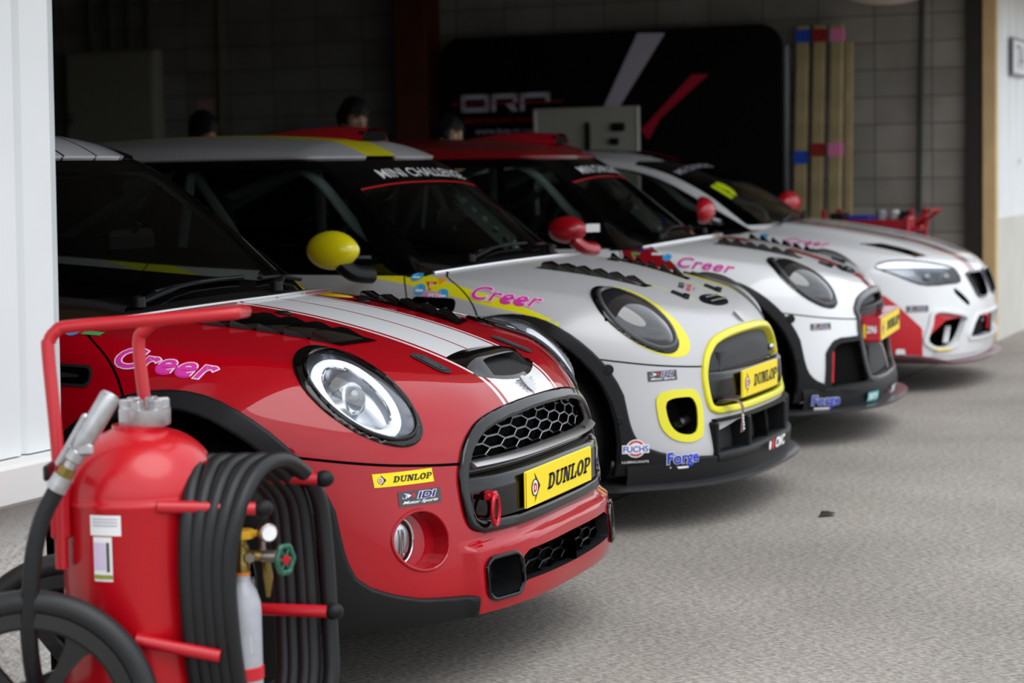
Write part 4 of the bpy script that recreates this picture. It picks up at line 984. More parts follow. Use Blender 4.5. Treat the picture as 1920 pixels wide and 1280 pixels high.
    # ---- wheel wells, floor
    for cx, nm in ((.10, 'front'), (-2.395, 'rear')):
        for s in (-1, 1):
            mb = MB(); V = []; k = 20
            for yy in (.45, .80):
                for t in np.linspace(-.15, PI+.15, k+1): V.append((cx+.375*math.cos(t), s*yy, .36+.40*math.sin(t)))
            mb.add(V, [(i, i+1, k+2+i, k+1+i) for i in range(k)]); mb.add(V[:k+1], [tuple(range(k+1))])
            mb.build('wheel_well', M_DRK, root, smooth=60, off=off)
    mb = MB(); mb.box((-1.25, 0, .235), (2.2, 1.5, .03)); mb.box((.08, 0, .27), (.95, .86, .03)); mb.box((-2.6, 0, .3), (.6, .86, .03)); mb.build('underbody', M_DRK, root, off=off)
    wm = kind != 'red'
    for cx in (.10, -2.395):
        for s in (-1, 1): tyre_wheel(root, (cx, s*.70, .36), s, dark=wm)
    # ---- headlamps
    for s in (-1, 1):
        H = hl.copy(); mir = (lambda q: q) if s < 0 else (lambda q: q.mirror())
        lens, bez = H.take(lambda Q: sdf(hl_g, h2(Q)))
        bz = SO('headlamp_bezel', [(mir(bez.raised(lambda Q: np.maximum(sdf(hl_o, h2(Q)), -sdf(hl_g, h2(Q))), .008, .006, -.02)), 0)], [M_BLK if red else M_GRY if False else M_BLK])
        n = len(lens.V); d = -sdf(hl_g, h2(lens.V)); dome = np.clip(d/.085, 0, 1); dome = 1-(1-dome)**2
        cov = lens.copy(); cov.V = lens.V+lens.N*(.003+.028*dome)[:, None]+HN*0; e = 1e-3
        # recompute the dome's normals from its faces
        nn = np.zeros_like(cov.V)
        for f in cov.F:
            q = cov.V[list(f)]; c = np.cross(q[1]-q[0], q[2]-q[0]); nn[list(f)] += c*(1 if c@lens.N[f[0]] > 0 else -1)
        l_ = np.linalg.norm(nn, axis=1, keepdims=True); cov.N = np.where(l_ > 1e-12, nn/np.maximum(l_, 1e-12), lens.N)
        lamp = sheet_obj('headlamp_cover', [(mir(cov), 0)], [M_CLR if red else M_SMK], root, off)
        # grey rim between bezel and cover
        rim = hl_g; mb = MB()
        for ins, r_, mm in ((.0, .0045, 0),):
            pts = surf_pt(F, HC+rim[:, :1]*HU+rim[:, 1:2]*HV, HN, .2)+HN*.006; pts[:, 1] *= -s if s > 0 else 1
            if s > 0: pts = pts.copy(); pts[:, 1] = np.abs(pts[:, 1])
            mb.tube(pts[::2], .0062 if red else .009, 8, closed=True)
        mb.build('headlamp_rim', M_BLK if red else mat('satin_dark_rim', (66, 68, 72), .35, coat=.3), root, off=off)
        if red:
            # bowl, light ring, projector
            c0 = surf_pt(F, HC[None], HN, .2)[0]; c0 = c0+(hl_l.mean(0)@np.array([HU, HV]))-HN*0
            m2 = lambda q: q if s < 0 else q*np.array([1, -1, 1])
            bowl = lens.copy(); k = np.clip(d/.06, 0, 1)
            bowl.V = bowl.V-lens.N*(.004+.055*(1-(1-k)**2))[:, None]
            nb = np.zeros_like(bowl.V)
            for f in bowl.F:
                q = bowl.V[list(f)]; c = np.cross(q[1]-q[0], q[2]-q[0]); nb[list(f)] += c*(1 if c@lens.N[f[0]] > 0 else -1)
            l_ = np.linalg.norm(nb, axis=1, keepdims=True); bowl.N = np.where(l_ > 1e-12, nb/np.maximum(l_, 1e-12), lens.N)
            inn, outr = bowl.take(lambda Q: sdf(hl_l*.86+hl_l.mean(0)*.14, h2(Q)))
            sheet_obj('headlamp_bowl', [(mir(inn), 0), (mir(outr), 1)], [M_REF, mat('lamp_housing_grey', (150, 152, 158), .3, metal=.6)], root, off)
            cen = hl_l.mean(0); mb = MB()
            ring = (hl_l-cen)*.93+cen; pts = surf_pt(F, HC+ring[:, :1]*HU+ring[:, 1:2]*HV, HN, .2)-HN*.008
            mb.tube([m2(p) for p in pts[::2]], .0125, 10, closed=True, flat=.7); mb.build('light_ring', M_LED, root, off=off)
            ring = (hl_l-cen)*.80+cen; pts = surf_pt(F, HC+ring[:, :1]*HU+ring[:, 1:2]*HV, HN, .2)-HN*.012
            mb = MB(); mb.tube([m2(p) for p in pts[::2]], .004, 8, closed=True); mb.build('chrome_ring', M_CHR, root, off=off)
            ax = np.array([.86, -.28, .25]); ax /= np.linalg.norm(ax); ax = m2(ax)
            pc = m2(surf_pt(F, (HC+HU*(cen[0]-.012)+HV*(cen[1]-.004))[None], HN, .2)[0]-HN*.035)
            mb = MB(); mb.lathe([(.034, -.03), (.038, 0), (.038, .012), (.032, .014)], pc, ax, 28); mb.build('projector_ring', M_CHR, root, off=off)
            mb = MB(); mb.ball(pc+ax*.006, (.031, .031, .031), 20); mb.build('projector_lens', mat('projector_glass', (96, 100, 108), .02, spec=1, coat=1), root, off=off)
    if sil:
        PAIR('headlamp_surround', [(yel.offset(.0008), 0)], [M_YEL])
    # ---- scoop
    if True:
        sc = MB(); hw = .125
        if red:
            def sp(x, y, h): return surf_pt(F, np.array([[x, y, .8]]), np.array([0, 0, 1.]), .25)[0]+np.array([0, 0, h])
            ny = 16; T = [-1+2*j/ny for j in range(ny+1)]; hwd = .180
            xr = lambda t: .508+.012*t*t; xt = lambda t: .582+.004*t*t; xl = lambda t: .642-.040*t*t; ht = lambda t: .030*(1-abs(t)**5)+.001
            V = []; rows = []
            for q in (0, .35, .7, 1.0):
                for t in T: V.append(sp(xr(t)*(1-q)+xt(t)*q, t*(hwd*(.97+.03*q)), ht(t)*smooth(-.05, 1.0, q)+.0015))
            n1 = ny+1; sc.add(V, [(i*n1+j, (i+1)*n1+j, (i+1)*n1+j+1, i*n1+j+1) for i in range(3) for j in range(ny)])
            # thick front lip of the roof, side cheeks, lower lip
            LT = [sp(xt(t)+.010, t*hwd, max(ht(t)-.006, .0008)) for t in T]; LB = [sp(xl(t), t*hwd*1.08, .003) for t in T]; LO = [sp(xl(t)+.012, t*hwd*1.10, -.001) for t in T]
            V2 = [V[3*n1+j] for j in range(n1)]+LT+LB+LO; F2 = [(j, j+1, n1+j+1, n1+j) for j in range(ny)]+[(2*n1+j, 2*n1+j+1, 3*n1+j+1, 3*n1+j) for j in range(ny)]+[(n1+j, n1+j+1, 2*n1+j+1, 2*n1+j) for j in range(ny) if abs((T[j]+T[j+1])/2) > .62]
            sc.add(V2, F2); sc.build('bonnet_scoop', M_BLK, root, smooth=45, off=off)
            jj = [j for j in range(n1) if abs(T[j]) <= .63]; bk = [sp(.548, T[j]*hwd*.9, .016) for j in jj]; bb = [sp(.556, T[j]*hwd*.9, .002) for j in jj]; m_ = len(jj)
            th = MB(); VV = [LT[j] for j in jj]+bk+bb+[LB[j] for j in jj]; th.add(VV, [(r*m_+i, r*m_+i+1, (r+1)*m_+i+1, (r+1)*m_+i) for r in range(3) for i in range(m_-1)])
            th.add([LT[jj[0]], bk[0], bb[0], LB[jj[0]]], [(0, 1, 2, 3)]); th.add([LT[jj[-1]], bk[-1], bb[-1], LB[jj[-1]]], [(0, 1, 2, 3)]); th.build('scoop_throat', mat('scoop_mesh', (16, 16, 16), .6, bump=(500, 1, .002)), root, smooth=None, off=off)
        else:
            it = []; eye = crspline([(-.135, 0), (-.09, .032), (0, .044), (.09, .032), (.135, 0), (.08, -.034), (0, -.042), (-.08, -.034)], True, 5)
            it = [item_poly([(a, b) for a, b in eye], 0, 0)]
            decal('bonnet_air_outlet', root, F, (.575, 0, .80), (0, 1, 0), (.45, 0, .9), it, [M_DRK], base=.002, off=off)
            for k, (yy, l) in enumerate(((-.014, .19), (.012, .15))):
                mb = MB(); V = []
                pts = surf_pt(F, np.array([[.575-yy, t*l/2, .8] for t in np.linspace(-1, 1, 9)]), np.array([0, 0, 1.]), .2)+np.array([0, 0, .008]); mb.tube(pts, .005, 6); mb.build('outlet_slat', M_GUN, root, off=off)
    # ---- bonnet vents and latches
    if red: vp = [(.0, -.505), (.345, -.405), (.375, -.265), (.03, -.335)]; nl = 5; tl = .021
    else: vp = [(.03, -.39), (.40, -.275), (.41, -.205), (.05, -.31)]; nl = 6; tl = .024
    for S in (1, -1): hood_vent(root, S, F, [(x, y) for x, y in vp], nl, tall=tl, matl=M_BLK if not sil else M_BLK)
    for S in (1, -1):
        if red:
            c = np.array([.524, S*-.276, .82]); u = np.array([.089, S*-.020, -.037]); u /= np.linalg.norm(u)
            st = rrect(.118, .056, .028, 6); o = decal('bonnet_latch', root, F, c, u, (.35, 0, .93), [item_poly(st, 0, 0), item_poly(rrect(.092, .034, .017, 6), 1, 2), item_disc(.004, -.03, 0, 0, 4), item_disc(.004, .03, 0, 0, 4)], [mat('latch_rubber', (40, 41, 44), .5), mat('latch_plate', (58, 60, 64), .45)], base=.003, off=off)
        else:
            p = surf_pt(F, np.array([[.50, S*-.20, .83]]), np.array([0, 0, 1.]), .2)[0]; mb = MB(); mb.box(p+np.array([0, 0, .006]), (.05, .018, .012), R=roty(.35), bev=.004); mb.lathe([(0, 0), (.012, 0), (.012, .016), (0, .016)], p+np.array([.03, 0, -.01]), (.3, 0, 1), 14); mb.build('bonnet_latch', M_GUN, root, off=off)
    # washer nozzles
    for S in (1, -1):
        p = surf_pt(F, np.array([[.10, S*-.235, .93]]), np.array([0, 0, 1.]), .2)[0]; mb = MB(); mb.ball(p, (.028, .012, .009), 12); mb.build('washer_nozzle', M_TRM, root, off=off)
    # badge
    p = surf_pt(F, np.array([[.668, 0, .74]]), np.array([.7, 0, .7]), .2)[0]
    bi = [item_disc(.026, 0, 0, 0, 6, ry=.026)]
    for sg in (-1, 1):
        for k in range(4): bi.append(item_poly([(sg*.028, .014-.010*k), (sg*(.058-.006*k), .017-.010*k), (sg*(.058-.006*k), .012-.010*k), (sg*.028, .008-.010*k)], 0 if sg > 0 else 1, 5))
    decal('bonnet_badge', root, F, p, (0, 1, 0), (.75, 0, .66), bi, [mat('badge_silver', (205, 206, 208), .3, metal=.6) if not sil else mat('badge_pale', (190, 190, 192), .4), M_BLK if red else M_GUN], base=.003, off=off)
    # ---- grille
    ins = lambda P_, d: (lambda y, z: sdf(P_, np.array([[y, z]]))[0] < -d)
    G2 = both(grille_s)
    rw_ = .026 if sil else .030; inner, ring = G2.take(lambda Q: sdf(gspl, Q[:, 1:3])+rw_); g_rg = lambda Q: np.maximum(sdf(gspl, Q[:, 1:3]), -sdf(gspl, Q[:, 1:3])-rw_)
    ringm = M_BLK if red else (M_YEL if sil else mat('satin_black_frame', (34, 35, 38), .35, coat=.4))
    if red:
        SO('grille_surround', [(ring.raised(g_rg, .012, .009, -.03), 0)], [M_BLK])
        ir = [(y, z) for y, z in crspline(gro, True, 6) if z > .596]
        ir = sorted(ir, key=lambda q: q[0]); ir = [(y*.952, .60+(z-.60)*.86) for y, z in ir]
        mb = face_ribbon(F, ir, .007, .009, .02); mb.build('grille_arch_trim', M_GRY, root, smooth=50, off=off)
    else:
        SO('grille_surround', [(ring.raised(g_rg, .012, .009, -.03), 0)], [ringm])
    inner.V = inner.V-np.array([.085, 0, 0]); SO('grille_cavity', [(inner, 0)], [M_DRK])
    yy = np.linspace(-.445, .445, 25)
    if red:
        hex_grille(root, F, -.44, .48, .605, .70, lambda y, z: sdf(gspl, np.array([[y, z]]))[0] < -.022 and z > .598)
        face_ribbon(F, [(y, .594) for y in np.linspace(-.432, .432, 31)], .0075, .018, .01, tilt=.009).build('chrome_bar', M_ALU, root, smooth=50, off=off)
        face_ribbon(F, [(y, .578) for y in np.linspace(-.44, .44, 21)], .010, -.012, .05).build('grille_slat', M_BLK, root, smooth=50, off=off)
        # black crash bar behind the plate
        mb = MB(); V = []; zz = [.568, .566, .555, .53, .50, .462, .452]; oo = [-.02, .008, .018, .019, .014, .008, -.02]
        for y in np.linspace(-.455, .455, 31):
            for z, o_ in zip(zz, oo):
                p = surf_pt(F, np.array([[.75, y, z]]), np.array([1., 0, 0]), .3)[0]; e = smooth(.456, .40, abs(y)); V.append((p[0]+o_*e-(1-e)*.0, y, z))
        k = len(zz); mb.add(V, [(i*k+j, (i+1)*k+j, (i+1)*k+j+1, i*k+j+1) for i in range(30) for j in range(k-1)]); mb.build('crash_bar_cover', M_BLK, root, smooth=60, off=off)
        face_ribbon(F, [(y, .440) for y in np.linspace(-.42, .42, 21)], .010, .004, .05).build('grille_slat', M_BLK, root, smooth=50, off=off)
        # S badge
        p = surf_pt(F, np.array([[.72, .275, .630]]), np.array([1., 0, 0]), .3)[0]
        decal('grille_badge', root, None, p+np.array([.006, 0, 0]), (-.35, 1, 0), (1, .35, .1), [item_text('S', .05, .075, 0, 0, .06, .3, 0, 0), item_text('S', .042, .066, 0.0, 0, .0, .3, 1, 2)], [M_CHR, M_DRD], base=.01, off=off)
        # plate
        c = np.array([.760, -.02, .510]); u = np.array([-.02, 1, 0.0]); n = np.array([1, .02, .06]); u = np.array([0, 1, 0])
        mb = MB(); mb.box(c-np.array([.004, 0, 0]), (.006, .486, .090), bev=.002); mb.build('number_plate', M_DYL, root, off=off)
        decal('number_plate_print', root, None, c, (0, 1, 0), (1, 0, 0), dunlop_items(.484, .088), DUN_M, base=.0006, step=.0008, off=off)
        # tow shackle
        p = np.array([.727, -.412, .520]); mb = MB(); mb.box(p, (.03, .022, .022), bev=.004); mb.tube([p+(0, -.026, 0), p+(0, .026, 0)], .007, 10)
        pts = [p+np.array([.012, .021*math.sin(t)*1.0, -.034+.036*math.cos(t)]) for t in np.linspace(0, 2*PI, 24, endpoint=False)]; mb.tube(pts, .0052, 8, closed=True); mb.build('tow_shackle', M_RSC, root, off=off)
    if sil:
        mb = MB(); V = []
        inner2 = inner.copy(); inner2.V = inner2.V+np.array([.065, 0, 0]); m1, m0 = inner2.take(lambda Q: .57-Q[:, 2]); SO('grille_mesh', [(m1, 0)], [mat('black_wire_mesh', (34, 35, 37), .6)])
        mb = MB(); mb.box((.675, -.22, .60), (.02, .22, .075)); 
        for k in range(7): mb.box((.688, -.22, .568+.0105*k), (.008, .21, .003), m=1)
        mb.build('oil_cooler', [mat('cooler_dark', (40, 40, 42), .6), M_GUN], root, off=off)
        mb = MB(); V = []; zz = [.577, .575, .562, .545, .50, .470, .455]; oo = [-.02, .008, .018, .016, .012, .006, -.02]
        for y in np.linspace(-.455, .455, 31):
            for z, o_ in zip(zz, oo):
                p = surf_pt(F, np.array([[.75, y, z]]), np.array([1., 0, 0]), .3)[0]; e = smooth(.456, .40, abs(y)); V.append((p[0]+o_*e, y, z))
        k = len(zz); mb.add(V, [(i*k+j, (i+1)*k+j, (i+1)*k+j+1, i*k+j+1) for i in range(30) for j in range(k-1)]); mb.build('crash_bar_cover', M_BLK, root, smooth=60, off=off)
        c = np.array([.758, -.045, .521]); mb = MB(); mb.box(c-np.array([.004, 0, 0]), (.006, .465, .095), bev=.002); mb.build('number_plate', M_DYL, root, off=off)
        decal('number_plate_print', root, None, c, (0, 1, 0), (1, 0, 0), dunlop_items(.463, .093), DUN_M, base=.0006, step=.0008, off=off)
        # tow strap
        mb = MB(); V = []; path = [(.70, -.40, .475), (.745, -.39, .480), (.775, -.375, .470), (.785, -.37, .44), (.78, -.37, .365)]
        P_ = crspline(path, False, 6)
        for q in P_: V += [q+np.array([0, -.016, 0]), q+np.array([0, .016, 0])]
        n = len(P_); mb.add(V, [(2*i, 2*i+1, 2*i+3, 2*i+2) for i in range(n-1)]); o = mb.build('tow_strap', mat('strap_brown', (120, 90, 84), .7), root, off=off); 
        decal('tow_strap_print', root, None, (.7835, -.37, .40), (0, 0, 1), (1, 0, .08), [item_text('TOW', .06, .02, 0, 0, .05, m=0)], [M_DWH], base=.004, off=off)
        p = surf_pt(F, np.array([[.72, .345, .60]]), np.array([1., 0, 0]), .3)[0]; mb = MB(); mb.ball(p+np.array([-.01, 0, 0]), (.012, .018, .014), 12); mb.build('grille_badge', M_ALU, root, off=off)
    if wht:
        inner2 = inner.copy(); inner2.V = inner2.V+np.array([.05, 0, 0]); SO('grille_mesh', [(inner2, 0)], [mat('black_wire_mesh', (34, 35, 37), .6)])
        pt = [(y*.955, .60+(z-.60)*.84) for y, z in sorted([(y, z) for y, z in gspl if z > .596], key=lambda q: q[0])]; face_ribbon(F, pt, .010, .010, .02).build('grille_arch_trim', M_GUN, root, smooth=50, off=off)
        face_ribbon(F, [(y, .642) for y in np.linspace(-.37, .37, 21)], .004, .0, .03).build('grille_slat', M_GUN, root, smooth=50, off=off)
        for S in (-1, 1):
            mb = MB(); mb.box((.70, S*.36, .38), (.05, .03, .20), bev=.01); mb.build('grille_strut', M_TRM, root, off=off)
        mb = MB(); mb.box((.732, 0, .545), (.086, .73, .115), bev=.006); o = mb.build('plate_box', mat('glossy_red_panel', (190, 16, 40), .25, coat=.8), root, off=off)
        decal('plate_box_print', root, None, (.776, 0, .545), (0, 1, 0), (1, 0, 0), dunlop_items(.70, .098), DUN_M, base=.001, step=.001, off=off)
        decal('race_number', root, None, (.732, -.3655, .545), (1, 0, 0), (0, -1, 0), [item_grid(.072, .094, 0, 0, 0), item_grid(.012, .06, -.026, -.008, 1, 1), item_text('296', .046, .036, .006, 0, .05, .1, 2, 2)], [mat('number_pink_red', (205, 40, 66), .3), M_DYL, M_DWH], base=.001, step=.001, off=off)
        mb = MB(); P_ = crspline([(.71, -.33, .49), (.765, -.325, .485), (.785, -.31, .45), (.80, -.29, .37)], False, 6); V = []
        for q in P_: V += [q+np.array([0, -.016, 0]), q+np.array([0, .016, 0])]
        mb.add(V, [(2*i, 2*i+1, 2*i+3, 2*i+2) for i in range(len(P_)-1)]); mb.build('tow_strap', mat('strap_pale', (150, 130, 126), .7), root, off=off)
        PAIR('side_intake', [(recess(fog, .03), 0)], [M_DRK])
        PAIR('side_intake_frame', [(Sheet.take(fog.copy(), lambda Q: -sdf(vo, Q[:, 1:3])-.022)[0].shell(.008, -.01), 0)], [M_TRM])
        for S in (-1, 1):
            p = [surf_pt(F, np.array([[.7, -.648, .335]]), np.array([1., 0, 0]), .4)[0], surf_pt(F, np.array([[.7, -.628, .468]]), np.array([1., 0, 0]), .4)[0]]
            mb = MB(); pp = [q*np.array([1, -S, 1])+np.array([.004, 0, 0]) for q in p]; mb.tube(pp, .009, 6); mb.build('intake_red_flash', M_RSC, root, off=off)
    # ---- fog lamps, lower intakes
    if red:
        for S in (-1, 1):
            mir = (lambda q: q) if S < 0 else (lambda q: q.mirror())
            rc = recess(fog, .045, shrink=.10, centre=fog.V.mean(0)-fog.N.mean(0)*.045)
            SO('fog_lamp_recess', [(mir(rc), 0)], [M_RED])
            ringp = [surf_pt(F, np.array([[.7, -.59+.064*math.cos(a), .440+.069*math.sin(a)]]), np.array([1., 0, 0]), .4)[0] for a in np.linspace(0, 2*PI, 36, endpoint=False)]
            mb = MB(); mb.tube([q*np.array([1, -S, 1]) for q in ringp], .0045, 8, closed=True); mb.build('fog_lamp_lip', M_RED, root, off=off)
            n = np.array([.95, -.45, .0]); n /= np.linalg.norm(n); t = np.cross([0, 0, 1.], n); R_ = np.stack([n, t, np.array([0, 0, 1.])], 1)
            c = np.array([.577, -.608, .437]); M_ = np.diag([1, -S, 1]); 
            mb = MB(); mb.ball((0, 0, 0), (.018, .036, .049), 24); mb.v = [tuple(M_@(R_@np.array(q)+c)) for q in mb.v]; mb.build('fog_lamp_lens', M_CLR, root, off=off)
            mb = MB(); mb.ball((-.004, 0, 0), (.010, .033, .045), 20); mb.v = [tuple(M_@(R_@np.array(q)+c)) for q in mb.v]; mb.build('fog_lamp_reflector', M_REF, root, off=off)
            mb = MB(); mb.tube([M_@(R_@np.array([0, .040*math.cos(a), .053*math.sin(a)])+c) for a in np.linspace(0, 2*PI, 30, endpoint=False)], .004, 8, closed=True); mb.build('fog_lamp_ring', M_CHR, root, off=off)
            mb = MB(); mb.tube([M_@(R_@np.array([.012, 0, z])+c) for z in (-.03, .03)], .004, 8); mb.build('fog_lamp_bar', M_CHR, root, off=off)
            cc = pod.V.mean(0); SO('intake_duct', [(mir(recess(pod, .07, shrink=.35, centre=cc-pod.N.mean(0)*.07+np.array([0, 0, .01]))), 0)], [mat('duct_black', (24, 25, 27), .3, coat=.3)])
            rp = [surf_pt(F, np.array([[.75, y, z]]), np.array([1., 0, 0]), .4)[0]+np.array([.004, 0, 0]) for y, z in rrect(.132, .098, .03, 5, -.396, .328)]
            mb = MB(); mb.tube([q*np.array([1, -S, 1]) for q in rp], .0055, 8, closed=True); mb.build('intake_frame', M_BLK, root, off=off)
        lw = both(low); lc = lw.copy(); lc.V = lc.V-np.array([.05, 0, 0]); SO('lower_grille_cavity', [(lc, 0)], [M_DRK]); SO('lower_grille_wall', [(recess(lw, .05), 0)], [M_TRM])
        hex_grille(root, F, -.30, .36, .31, .37, lambda y, z: abs(y) < .275 and .303 < z < .372, edge=M_GUN, px=.10, pz=.026, back=.026, name='lower_grille_mesh', xs=.76)
        # shut line of the valance
    if sil:
        PAIR('side_intake', [(recess(fog, .07, shrink=.2, centre=fog.V.mean(0)-fog.N.mean(0)*.07), 0)], [M_DRK])
        PAIR('side_intake_frame', [(pod.shell(.005, -.03), 0)], [M_YEL])
        for S in (-1, 1):
            mb = MB(); mb.box((.60, S*.56, .405), (.10, .09, .03), R=roty(-.5), bev=.008); mb.build('intake_blade', M_GUN, root, off=off)
        lw = both(low); lc = lw.copy(); lc.V = lc.V-np.array([.05, 0, 0]); SO('lower_grille_cavity', [(lc, 0)], [mat('radiator_mesh', (34, 34, 36), .7, noise=(60, .4))]); SO('lower_grille_wall', [(recess(lw, .05), 0)], [M_TRM])
        for S in (-1, 1):
            for yy, lean in ((.46, .08), (.24, .02)):
                mb = MB(); mb.box((.735-.6*yy**3, S*yy, .335), (.10, .022, .15), R=rotx(-S*lean), bev=.006); mb.build('lower_grille_strake', M_TRM, root, off=off)
        face_ribbon(F, [(y, .285) for y in np.linspace(-.47, .47, 21)], .020, .022, .03).build('lower_grille_sill', M_TRM, root, smooth=50, off=off)
        face_ribbon(F, [(y, .412) for y in np.linspace(-.46, .46, 21)], .006, .02, .02).build('lower_grille_lip', M_TRM, root, smooth=50, off=off)
    # ---- splitter on the two race cars
    if not red:
        ext = .058 if sil else .070; mb = MB(); V = []; ys = np.linspace(-.80, .80, 41); zt = .222 if sil else .225
        prof = [(-.25, 0), (ext-.02, 0), (ext, -.006), (ext, -.016), (ext-.01, -.020), (-.25, -.020)]
        for y in ys:
            ay = abs(y); xf = .765-.60*min(ay, .80)**3-.10*max(0, ay-.66)**.5*1.0
            for dx, dz in prof: V.append((xf+dx if dx > 0 else xf+dx, y*(1.0), zt+dz))
        k = len(prof); mb.add(V, [(i*k+j, (i+1)*k+j, (i+1)*k+(j+1) % k, i*k+(j+1) % k) for i in range(40) for j in range(k)]+[tuple(range(k)), tuple(40*k+j for j in range(k))])
        mb.build('front_splitter', mat('splitter_black', (40, 40, 44), .32, coat=.3), root, smooth=40, off=off)
        # skirt between bumper and splitter
        V = []; ys = np.linspace(-.76, .76, 41); zz = [.215, .25, .29, .315 if wht else .275]
        for y in ys:
            for j, z in enumerate(zz):
                ay = abs(y); x = X_Z(z)-.60*ay**3-.09*max(0, ay-.66)**.5; V.append((float(x)+.012+.02*(1-j/3), y, z))
        k = 4; mb = MB(); mb.add(V, [(i*k+j, (i+1)*k+j, (i+1)*k+j+1, i*k+j+1) for i in range(40) for j in range(k-1)]); mb.build('bumper_skirt', M_TRM, root, smooth=60, off=off)
    # ---- greenhouse
    ec = elevs(cab_F, [-.95, 0, .9], [1, 0], -.02, PI/2, 64); Pc, Nc = fan(cab_F, -.95, -2.2, .9, 56, 44, ec); C = Sheet.grid(Pc, Nc)
    _, C = C.take(lambda Q: Q[:, 2]-.93)
    zr = lambda x: 1.338-.055*smooth(-1.7, -2.7, x)
    roof, C = C.take(lambda Q: zr(Q[:, 0])-Q[:, 2])
    sd = lambda Q: (.705-(Q[:, 2]-.96)*.33)-np.abs(Q[:, 1])
    wsh, C = C.take(lambda Q: np.where(Q[:, 0] > -.95, np.maximum.reduce([.040-sd(Q), Q[:, 2]-1.322, .955-Q[:, 2]]), .05))
    sw = np.array([(-.43, .960), (-.56, 1.14), (-.665, 1.268), (-.695, 1.292), (-.74, 1.299), (-1.27, 1.299), (-1.27, 1.026)])
    s1, C = C.take(lambda Q: np.where(Q[:, 1] < -.4, sdf(sw, Q[:, [0, 2]]), .05))
    sw2 = np.array([(-1.33, 1.032), (-1.33, 1.299), (-2.22, 1.285), (-2.30, 1.27), (-2.30, 1.10), (-2.25, 1.075), (-1.8, 1.068)])
    s2, C = C.take(lambda Q: np.where(Q[:, 1] < -.4, sdf(sw2, Q[:, [0, 2]]), .05))
    rw, C = C.take(lambda Q: np.where(Q[:, 0] < -2.3, np.maximum.reduce([np.abs(Q[:, 1])-.50, Q[:, 2]-1.24, 1.0-Q[:, 2]]), .05))
    SO('cabin_frame', [(both(C), 0)], [M_BLK])
    # windscreen: clear glass and a printed black border
    wsf = both(wsh); topz = 1.322 if red else 1.322
    def g_clear(Q): return np.maximum.reduce([.040+(.022 if red else .055)-sd(Q), Q[:, 2]-(1.30 if red else 1.232), .985-Q[:, 2]])
    clear, frit = wsf.take(g_clear)
    SO('windscreen', [(clear, 0), (frit, 1)], [M_GLS, M_BLK])
    SO('side_window', [(s1, 0)], [M_GLD]); SO('side_window', [(s1.mirror(), 0)], [M_GLD]); PAIR('rear_side_window', [(s2, 0)], [M_GLD]); SO('rear_window', [(both(rw), 0)], [M_GLD])
    rf = both(roof)
    if red:
        ps = []; 
        for a, b in ((.0, .006), (.17, .180), (.345, .352)):
            for sg in (-1, 1): st, rf = rf.band(lambda Q: sg*Q[:, 1]-(a+b)/2, (b-a)/2, lambda Q: Q[:, 2] > 0); ps.append((st.offset(.008), 1))
        edge, rf = rf.take(lambda Q: .365-np.abs(Q[:, 1]))
        SO('roof', [(rf.shell(.008, -.004, 0), 0), (edge.shell(.008, -.004, .004), 1)]+ps, [mat('roof_white', (215, 217, 222), .3, coat=1), M_BLK])
    elif sil:
        st, rf = rf.take(lambda Q: np.abs(Q[:, 1]+.14)-.115); SO('roof', [(rf.shell(.010, -.004, 0), 0), (st.offset(.010), 1)], [M_SIL, M_YEL])
    else: SO('roof', [(rf.shell(.010, -.004, .004), 0)], [mat('roof_red', (150, 8, 22), .3, coat=.8)])
    # cowl trim, wipers
    pts = []
    for y in np.linspace(-.70, .70, 41):
        p = surf_pt(F, np.array([[XTRIM(y)+.004, y, .95]]), np.array([0, 0, 1.]), .15)[0]; pts.append(p+np.array([0, 0, .004]))
    mb = MB(); mb.tube(pts, .0085 if red else .009, 8, flat=.8); mb.build('cowl_trim', M_ALU if red else mat('polished_trim', (235, 235, 235), .25, metal=.9), root, off=off)
    def wiper(p0, p1, p2, p3):
        cs = lambda p: np.array(p)
        mb = MB(); mb.tube(crspline([p0, (cs(p0)+cs(p1))/2+np.array([0, 0, .006]), p1], False, 4), [.015]*5+[.009]*4, 8, flat=.5); mb.lathe([(0, -.01), (.018, -.01), (.016, .015), (0, .02)], p0, (0, 0, 1), 14)
        mb.tube(crspline([p2, (cs(p2)+cs(p3))/2+np.array([.0, 0, .006]), p3], False, 6), .009, 8, flat=.7); return mb.build('wiper', M_TRM, root, off=off)
    def wp(x0, y, h=.012):
        # point on the windscreen (cab) surface
        z = .96+x0; P_ = surf_pt(cab_F, np.array([[-.25, y, z]]), np.array([.77, 0, .64]), .4)[0]; return P_+np.array([.77, 0, .64])*h
    wiper((-.215, -.40, .968), wp(.028, -.07), wp(.014, -.30), wp(.030, .18)); wiper((-.14, .20, .974), wp(.040, .48), wp(.02, .28), wp(.045, .64))
    # mirror, folded back
    for S in (-1,):
        c = np.array([-.513, S*.90, 1.020]) if S < 0 else np.array([-.82, S*.85, 1.020]); mcap = {'red': M_RED, 'silver': M_MYL, 'white': mat('mirror_red', (176, 6, 26), .3, coat=.8)}[kind]
        sc_ = 1.0 if not wht else .88; mb = MB(); mb.ball((0, 0, 0), (.104*sc_, .062, .068*sc_), 28)
        V = np.array(mb.v); V[:, 2] *= 1-.22*np.clip(V[:, 0]/.10, 0, 1)**2; f = V[:, 1]*S < -.02; V[f, 1] = -S*(.02+(np.abs(V[f, 1])-.02)*.2); V = V@rotz(S*.12).T+c; mb.v = [tuple(q) for q in V]; mb.build('door_mirror', mcap, root, off=off)
        mb = MB(); mb.tube(crspline([c+(.03, 0, -.045), c+(.065, -S*.02, -.078), c+(.095, -S*.09, -.088)], False, 6), .038, 12, flat=.8); mb.build('mirror_arm', M_TRM if not wht else mat('mirror_red', (176, 6, 26)), root, off=off)
